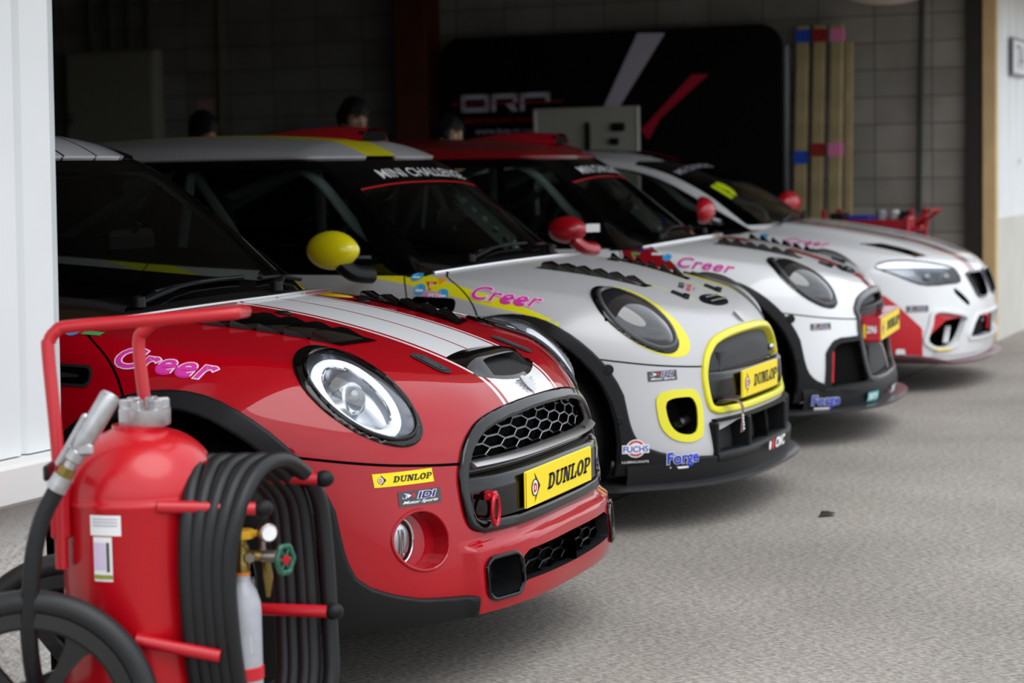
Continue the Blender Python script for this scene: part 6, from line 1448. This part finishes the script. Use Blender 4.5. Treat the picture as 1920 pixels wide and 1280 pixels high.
mb = MB(); mb.tube(crspline([(-.107, -.19, .685), (-.122, -.19, .655), (-.143, -.194, .615), (-.160, -.199, .555), (-.170, -.20, .48), (-.178, -.19, .38), (-.170, -.15, .25), (-.10, -.17, .07), (.05, -.20, .04), (.13, -.15, .12)], False, 6), .0165, 12); mb.build('hose_end', M_HOSE, ex, smooth=60)
nz_ = empty('nozzle', (0, 0, 0), parent=ex); nd = np.array([.53, 0, .85]); nd /= np.linalg.norm(nd); n0 = np.array([-.113, -.19, .672])
mb = MB(); mb.lathe([(0, .105), (.016, .105), (.0165, .11), (.0165, .165), (.0195, .172), (.0195, .185), (0, .187)], n0-nd*.105+nd*0, nd, 20) if False else mb.lathe([(.012, .070), (.0175, .078), (.0195, .10), (.0195, .185), (.017, .190), (.012, .186)], n0, nd, 24); mb.build('barrel', MATS['cast_aluminium'], nz_)
mb = MB(); mb.lathe([(.0, .036), (.013, .036), (.013, .048), (.018, .052), (.018, .070), (.013, .075), (0, .075)], n0, nd, 20); mb.box(n0+nd*.075+np.array([.012, -.01, 0]), (.03, .02, .024), bev=.006); mb.build('valve_body', MATS['cast_aluminium'], nz_)
mb = MB(); mb.lathe([(.0, .018), (.0165, .018), (.0165, .036), (0, .036)], n0, nd, 6); mb.build('brass_nut', mat('brass', (150, 130, 70), .3, metal=.9), nz_)
mb = MB(); mb.lathe([(.0, -.012), (.0195, -.012), (.0195, .018), (0, .018)], n0, nd, 20); mb.build('hose_ferrule', MATS['cast_aluminium'], nz_)
mb = MB(); mb.box(n0+nd*.095+np.array([-.024, 0, .0]), (.012, .016, .11), R=roty(.55), bev=.004); mb.build('lever', MATS['cast_aluminium'], nz_)
mb = MB(); mb.box((-.14, -.15, .69), (.010, .06, .03), bev=.004); mb.build('nozzle_clip', M_GUN, ex)
# labels wrapped on the tank
tankF = lambda P: np.hypot(P[..., 0], P[..., 1])-.1497
decal('tank_label', ex, tankF, (-.043, -.15, .586), (1, 0, 0), (-.25, -1, 0), [item_grid(.062, .038, 0, 0, 0, 0, 6)]+[item_grid(.05, .0015, 0, .012-.006*k, 1, 2, 4) for k in range(3)], [M_DWH, mat('label_ink', (150, 150, 165), .6)], base=.001)
decal('tank_label', ex, tankF, (-.050, -.15, .523), (1, 0, 0), (-.30, -1, 0), [item_grid(.038, .083, 0, 0, 0, 0, 4), item_grid(.006, .055, .011, .004, 1, 2, 1), item_grid(.022, .05, -.006, .006, 2, 2, 2), item_grid(.038, .008, 0, -.033, 3, 2, 2)], [M_DWH, M_DGR, mat('label_lilac', (214, 196, 224), .6), mat('label_olive', (150, 150, 60), .6)], base=.001)
# gas bottle with valve
gb_ = empty('gas_bottle', (.200, -.075, 0), parent=ex)
mb = MB(); mb.lathe([(0, .06), (.028, .06), (.034, .07), (.034, .405), (.033, .425), (.026, .448), (.016, .462), (.0145, .466), (.0145, .478), (0, .478)], (0, 0, 0), (0, 0, 1), 30); mb.build('bottle', mat('bottle_grey', (168, 170, 178), .4, coat=.3, noise=(30, .08)), gb_)
mb = MB(); mb.lathe([(.0345, .278), (.0365, .28), (.0365, .302), (.0345, .304)], (0, 0, 0), (0, 0, 1), 30); mb.build('clamp_band', M_FET, gb_)
decal('bottle_label', gb_, lambda P: np.hypot(P[..., 0], P[..., 1])-.034, (.0, -.034, .352), (1, 0, 0), (0, -1, 0), [item_poly([(-.020, -.016), (.018, -.020), (.024, .0), (.016, .014), (-.004, .018), (-.018, .010)], 0, 0)], [mat('torn_label', (206, 204, 196), .8)], base=.0008)
BRS = MATS['brass']
mb = MB(); mb.lathe([(.015, .476), (.015, .482), (.0, .482)], (0, 0, 0), (0, 0, 1), 18); mb.build('orange_ring', mat('ring_orange', (220, 120, 40), .5), gb_)
mb = MB(); mb.lathe([(0, .48), (.014, .48), (.016, .50), (.012, .51), (.013, .53), (.009, .535), (.009, .548), (0, .55)], (0, 0, 0), (0, 0, 1), 18); mb.tube([(0, 0, .512), (.05, .0, .512)], .010, 10); mb.tube([(.045, 0, .505), (.047, .01, .47), (.045, .02, .43)], [.008, .010, .004], 8); mb.build('valve', BRS, gb_)
mb = MB(); mb.lathe([(0, .546), (.020, .546), (.022, .552), (.020, .562), (0, .563)], (.004, 0, 0), (0, 0, 1), 8); mb.box((.018, 0, .555), (.03, .012, .012), bev=.004); mb.build('yellow_knob', mat('knob_yellow', (236, 178, 20), .4), gb_)
mb = MB(); mb.lathe([(0, 0), (.010, 0), (.010, .012), (0, .012)], (.018, -.012, .512), (0, -1, 0), 6); mb.lathe([(0, 0), (.0125, 0), (.0125, .028), (0, .028)], (.040, -.002, .512), (1, -.25, 0), 14); mb.tube([(.04, 0, .52), (.038, .0, .56)], .006, 8); mb.build('regulator_body', mat('nickel', (150, 140, 130), .25, metal=.9), gb_)
mb = MB(); ga = np.array([.5, -.86, 0]); mb.lathe([(0, -.010), (.018, -.010), (.018, .004), (.015, .006), (0, .006)], (.052, -.012, .557), ga, 24); mb.build('gauge_case', MATS['nickel'], gb_)
mb = MB(); mb.lathe([(0, 0), (.0145, 0), (.0145, .0010), (0, .0010)], np.array((.052, -.012, .557))+ga*.0062, ga, 24); mb.build('gauge_face', M_DWH, gb_)
mb = MB(); ha = np.array([.72, -.69, 0]); hc = np.array([.083, -.018, .507]); t_ = np.cross([0, 0, 1.], ha)
mb.tube([hc+t_*.019*math.cos(a)*(1+.06*math.cos(6*a))+np.array([0, 0, .026*math.sin(a)*(1+.06*math.cos(6*a))]) for a in np.linspace(0, 2*PI, 36, endpoint=False)], .0055, 8, closed=True)
for a in (0, PI/3, 2*PI/3): mb.tube([hc+t_*.019*math.cos(a)+np.array([0, 0, .026*math.sin(a)]), hc-t_*.019*math.cos(a)-np.array([0, 0, .026*math.sin(a)])], .0035, 6)
mb.build('green_handwheel', mat('handwheel_green', (12, 84, 62), .35, coat=.4), gb_)
mb = MB(); mb.lathe([(0, -.004), (.009, -.004), (.009, .005), (0, .006)], hc, ha, 12); mb.build('handwheel_hub', M_RSC, gb_)
# wheels and axle
for s, y in ((-1, -.19), (1, .180)):
    wh = empty('wheel', (-.178, y, .24), parent=ex); R0 = .238
    mb = MB(); sec = [(R0-.038+.023*math.cos(a)*1.0, .022*math.sin(a)) for a in np.linspace(0, 2*PI, 14, endpoint=False)]; sec = [(r_+.016, h) for r_, h in sec]; mb.lathe(sec, (0, 0, 0), (0, 1, 0), 60, close=True); mb.build('solid_tyre', mat('solid_tyre_black', (30, 31, 33), .5), wh, smooth=60)
    mb = MB(); mb.lathe([(R0-.072, -.014), (R0-.066, -.018), (R0-.040, -.016), (R0-.040, .016), (R0-.066, .018), (R0-.072, .014)], (0, 0, 0), (0, 1, 0), 60, close=True)
    for k in range(5):
        a = 2*PI*k/5+.98; ca, sa = math.cos(a), math.sin(a); n_ = np.array([-sa, 0, ca]); d_ = np.array([ca, 0, sa]); V = []
        for r_, hw in ((.02, .014), (.11, .013), (.150, .020), (.172, .034)):
            for q, yy in ((-1, -.008), (1, -.008), (1, .008), (-1, .008)): V.append(d_*r_+n_*hw*q+np.array([0, yy, 0]))
        mb.add(V, [(i*4+j, (i+1)*4+j, (i+1)*4+(j+1) % 4, i*4+(j+1) % 4) for i in range(3) for j in range(4)]+[(12, 13, 14, 15)])
    mb.lathe([(0, -.022), (.030, -.022), (.034, -.015), (.034, .015), (.030, .022), (0, .022)], (0, 0, 0), (0, 1, 0), 24); mb.build('spoked_rim', mat('rim_black', (16, 16, 17), .4, coat=.2), wh)
mb = MB(); mb.tube([(-.178, -.19, .24), (-.178, .18, .24)], .012, 12); mb.tube([(-.178, -.12, .24), (-.10, -.09, .24)], .012, 8); mb.tube([(-.178, .12, .24), (-.10, .09, .24)], .012, 8); mb.build('axle', M_FET, ex)
mb = MB(); mb.tube([(.14, -.02, .10), (.24, 0, .02), (.30, 0, .013)], .013, 10); mb.box((.30, 0, .008), (.08, .10, .012), bev=.003); mb.build('rest_foot', M_FET, ex)
# ================================================================ people behind the cars
def skinned(name, verts, edges, radii, m, parent, root_i=0, sub=2):
    me = bpy.data.meshes.new(name); me.from_pydata([tuple(v) for v in verts], edges, []); me.materials.append(m); o = bpy.data.objects.new(name, me); put(o, parent)

    sk = o.modifiers.new('skin', 'SKIN'); sk.use_smooth_shade = True
    d = me.skin_vertices[0].data
    for i, r in enumerate(radii): d[i].radius = (r, r) if np.isscalar(r) else r; d[i].use_root = (i == root_i)
    o.modifiers.new('sub', 'SUBSURF').levels = sub; o.modifiers['sub'].render_levels = sub; return o
def person(loc, face, label, h=1.70, head_tilt=.15, shirt=(20, 20, 22), hair_len=1.0):
    p = empty('person', loc, face, label=label, cat='person'); s = h/1.70; M_SK = mat('skin', (186, 138, 112), .55); M_HR = mat('black_hair', (12, 11, 11), .6); M_SH = mat('shirt_%d_%d' % (shirt[0], shirt[1]), shirt, .8); M_TR = mat('dark_trousers', (24, 25, 30), .85)
    # joints: x forward, y left
    V = [(0, 0, .92), (0, 0, 1.10), (0, 0, 1.30), (0, 0, 1.42), (.01, 0, 1.50)]; E = [(0, 1), (1, 2), (2, 3), (3, 4)]; R = [(.13, .10), (.125, .10), (.15, .10), (.10, .075), (.055, .055)]
    for sg in (-1, 1):
        b = len(V); V += [(0, sg*.16, 1.39), (-.02, sg*.21, 1.12), (.06, sg*.22, .88), (.08, sg*.22, .80)]; E += [(3, b), (b, b+1), (b+1, b+2), (b+2, b+3)]; R += [.055, .042, .028, .030]
        for k in range(4):
            f = len(V); V += [(.05+.018*k, sg*.225, .745-.004*abs(k-1)), (.055+.018*k, sg*.215, .70)]; E += [(b+3, f), (f, f+1)]; R += [.010, .008]
        f = len(V); V += [(.115, sg*.205, .78), (.125, sg*.20, .745)]; E += [(b+3, f), (f, f+1)]; R += [.011, .009]
        b = len(V); V += [(0, sg*.09, .86), (.01, sg*.10, .48), (-.01, sg*.10, .09), (.14, sg*.11, .035)]; E += [(0, b), (b, b+1), (b+1, b+2), (b+2, b+3)]; R += [.085, .055, .04, .035]
    V = [tuple(np.array(v)*s) for v in V]; R = [tuple(np.array(r)*s) if not np.isscalar(r) else r*s for r in R]; skinned('body', V, E, R, M_SK, p)
    SV = [(0, 0, .88), (0, 0, 1.10), (0, 0, 1.30), (0, 0, 1.405)]; SE = [(0, 1), (1, 2), (2, 3)]; SR = [(.15, .12), (.145, .12), (.17, .12), (.11, .085)]
    for sg in (-1, 1): b = len(SV); SV += [(0, sg*.165, 1.39), (-.01, sg*.20, 1.20)]; SE += [(3, b), (b, b+1)]; SR += [.072, .062]
    skinned('shirt', [tuple(np.array(v)*s) for v in SV], SE, [tuple(np.array(r)*s) if not np.isscalar(r) else r*s for r in SR], M_SH, p)
    TV = [(0, 0, .93)]; TE = []; TR_ = [(.145, .115)]
    for sg in (-1, 1): b = len(TV); TV += [(0, sg*.09, .85), (.01, sg*.10, .48), (-.01, sg*.10, .08)]; TE += [(0, b), (b, b+1), (b+1, b+2)]; TR_ += [.10, .072, .06]
    skinned('trousers', [tuple(np.array(v)*s) for v in TV], TE, [tuple(np.array(r)*s) if not np.isscalar(r) else r*s for r in TR_], M_TR, p)
    for sg in (-1, 1): mb = MB(); mb.box((.05*s, sg*.105*s, .045), (.27, .10, .085), bev=.03); mb.build('shoe', M_INT, p)
    # head
    hc_ = np.array([.03, 0, 1.595])*s; n = 40; Vh = []; Fh = []; k = 28
    def rad(th, ph):
        d = np.array([math.sin(th)*math.cos(ph), math.sin(th)*math.sin(ph), math.cos(th)]); r = np.array([.098, .075, .118]); q = d*r; f = max(0, math.cos(ph))*math.sin(th)
        z = q[2]; az = abs(ph if ph < PI else ph-2*PI)
        q[1] *= 1-.28*smooth(.0, -.10, z)*1.0; q[0] += f*(-.006*smooth(.03, .0, z))
        nose = math.exp(-(az/.16)**2)*math.exp(-((z+.018)/.022)**2); q[0] += .026*nose
        q[0] -= .010*math.exp(-((az-.38)/.16)**2)*math.exp(-((z-.008)/.014)**2)
        q[0] += .006*math.exp(-(az/.6)**2)*math.exp(-((z-.030)/.012)**2); q[0] += .007*math.exp(-(az/.22)**2)*(math.exp(-((z+.052)/.007)**2)+math.exp(-((z+.066)/.007)**2)); q[0] += .012*math.exp(-(az/.35)**2)*math.exp(-((z+.098)/.016)**2)
        return q
    for i in range(k+1):
        for j in range(n): Vh.append(rad(PI*i/k, 2*PI*j/n))
    for i in range(k):
        for j in range(n): Fh.append((i*n+j, (i+1)*n+j, (i+1)*n+(j+1) % n, i*n+(j+1) % n))
    T_ = roty(head_tilt); mb = MB(); mb.add(np.array(Vh)*s@T_.T+hc_, Fh)
    for sg in (-1, 1): mb.ball(hc_+T_@(np.array([-.005, sg*.076, -.008])*s), (.018*s, .009*s, .030*s), 10, R=T_)
    hd = mb.build('head', M_SK, p, smooth=80)
    for sg in (-1, 1):
        mb = MB(); mb.ball(hc_+T_@(np.array([.080, sg*.031, .006])*s), (.010, .013, .009), 10); mb.build('eye', M_DWH, hd); mb = MB(); mb.ball(hc_+T_@(np.array([.0885, sg*.031, .006])*s), (.004, .006, .006), 8); mb.build('pupil', M_DRK, hd)
        mb = MB(); mb.tube([hc_+T_@(np.array([.093-.02*abs(t-.035)*10*.3, sg*t, .032])*s) for t in (.015, .035, .055)], .004, 6); mb.build('eyebrow', M_HR, hd)
    mb = MB(); mb.tube([hc_+T_@(np.array([.099-abs(t)*.3, t, -.059])*s) for t in (-.024, -.01, 0, .01, .024)], .0035, 6); mb.build('lips', mat('lip', (150, 84, 78), .5), hd)
    # hair: shell over the crown and back, fringe above the brow
    Vh2 = []; Fh2 = []; ok = []
    for i in range(k+1):
        for j in range(n):
            ph = 2*PI*j/n; q = rad(PI*i/k, ph); nn_ = q/np.linalg.norm(q); Vh2.append(q*np.array([1, 1, 1])+nn_*(.016+.005*math.sin(7*ph+3*i)*math.sin(2.3*i)))
    for i in range(k):
        for j in range(n):
            ph = 2*PI*(j+.5)/n; az = abs(ph if ph < PI else ph-2*PI); z = Vh2[i*n+j][2]; lim = .050 if az < .9 else (.0 if az < 1.6 else -.055*hair_len)
            if z > lim: Fh2.append((i*n+j, (i+1)*n+j, (i+1)*n+(j+1) % n, i*n+(j+1) % n))
    mb = MB(); mb.add(np.array(Vh2)*s@T_.T+hc_, Fh2); hr = mb.build('hair', M_HR, p, smooth=80); so = hr.modifiers.new('solid', 'SOLIDIFY'); so.thickness = .014; so.offset = -1
    return p
person((-3.44, 5.72, 0), math.radians(150), 'dark-haired person bent forward behind the cars, leftmost of the three people', 1.59, .45)
person((-2.48, 5.64, 0), math.radians(-35), 'dark-haired person in black standing behind the cars left of the brown column', 1.63, .22)
person((-1.93, 5.66, 0), math.radians(-10), 'short-haired person in black standing in shadow beside the black backdrop lettering', 1.52, .1)
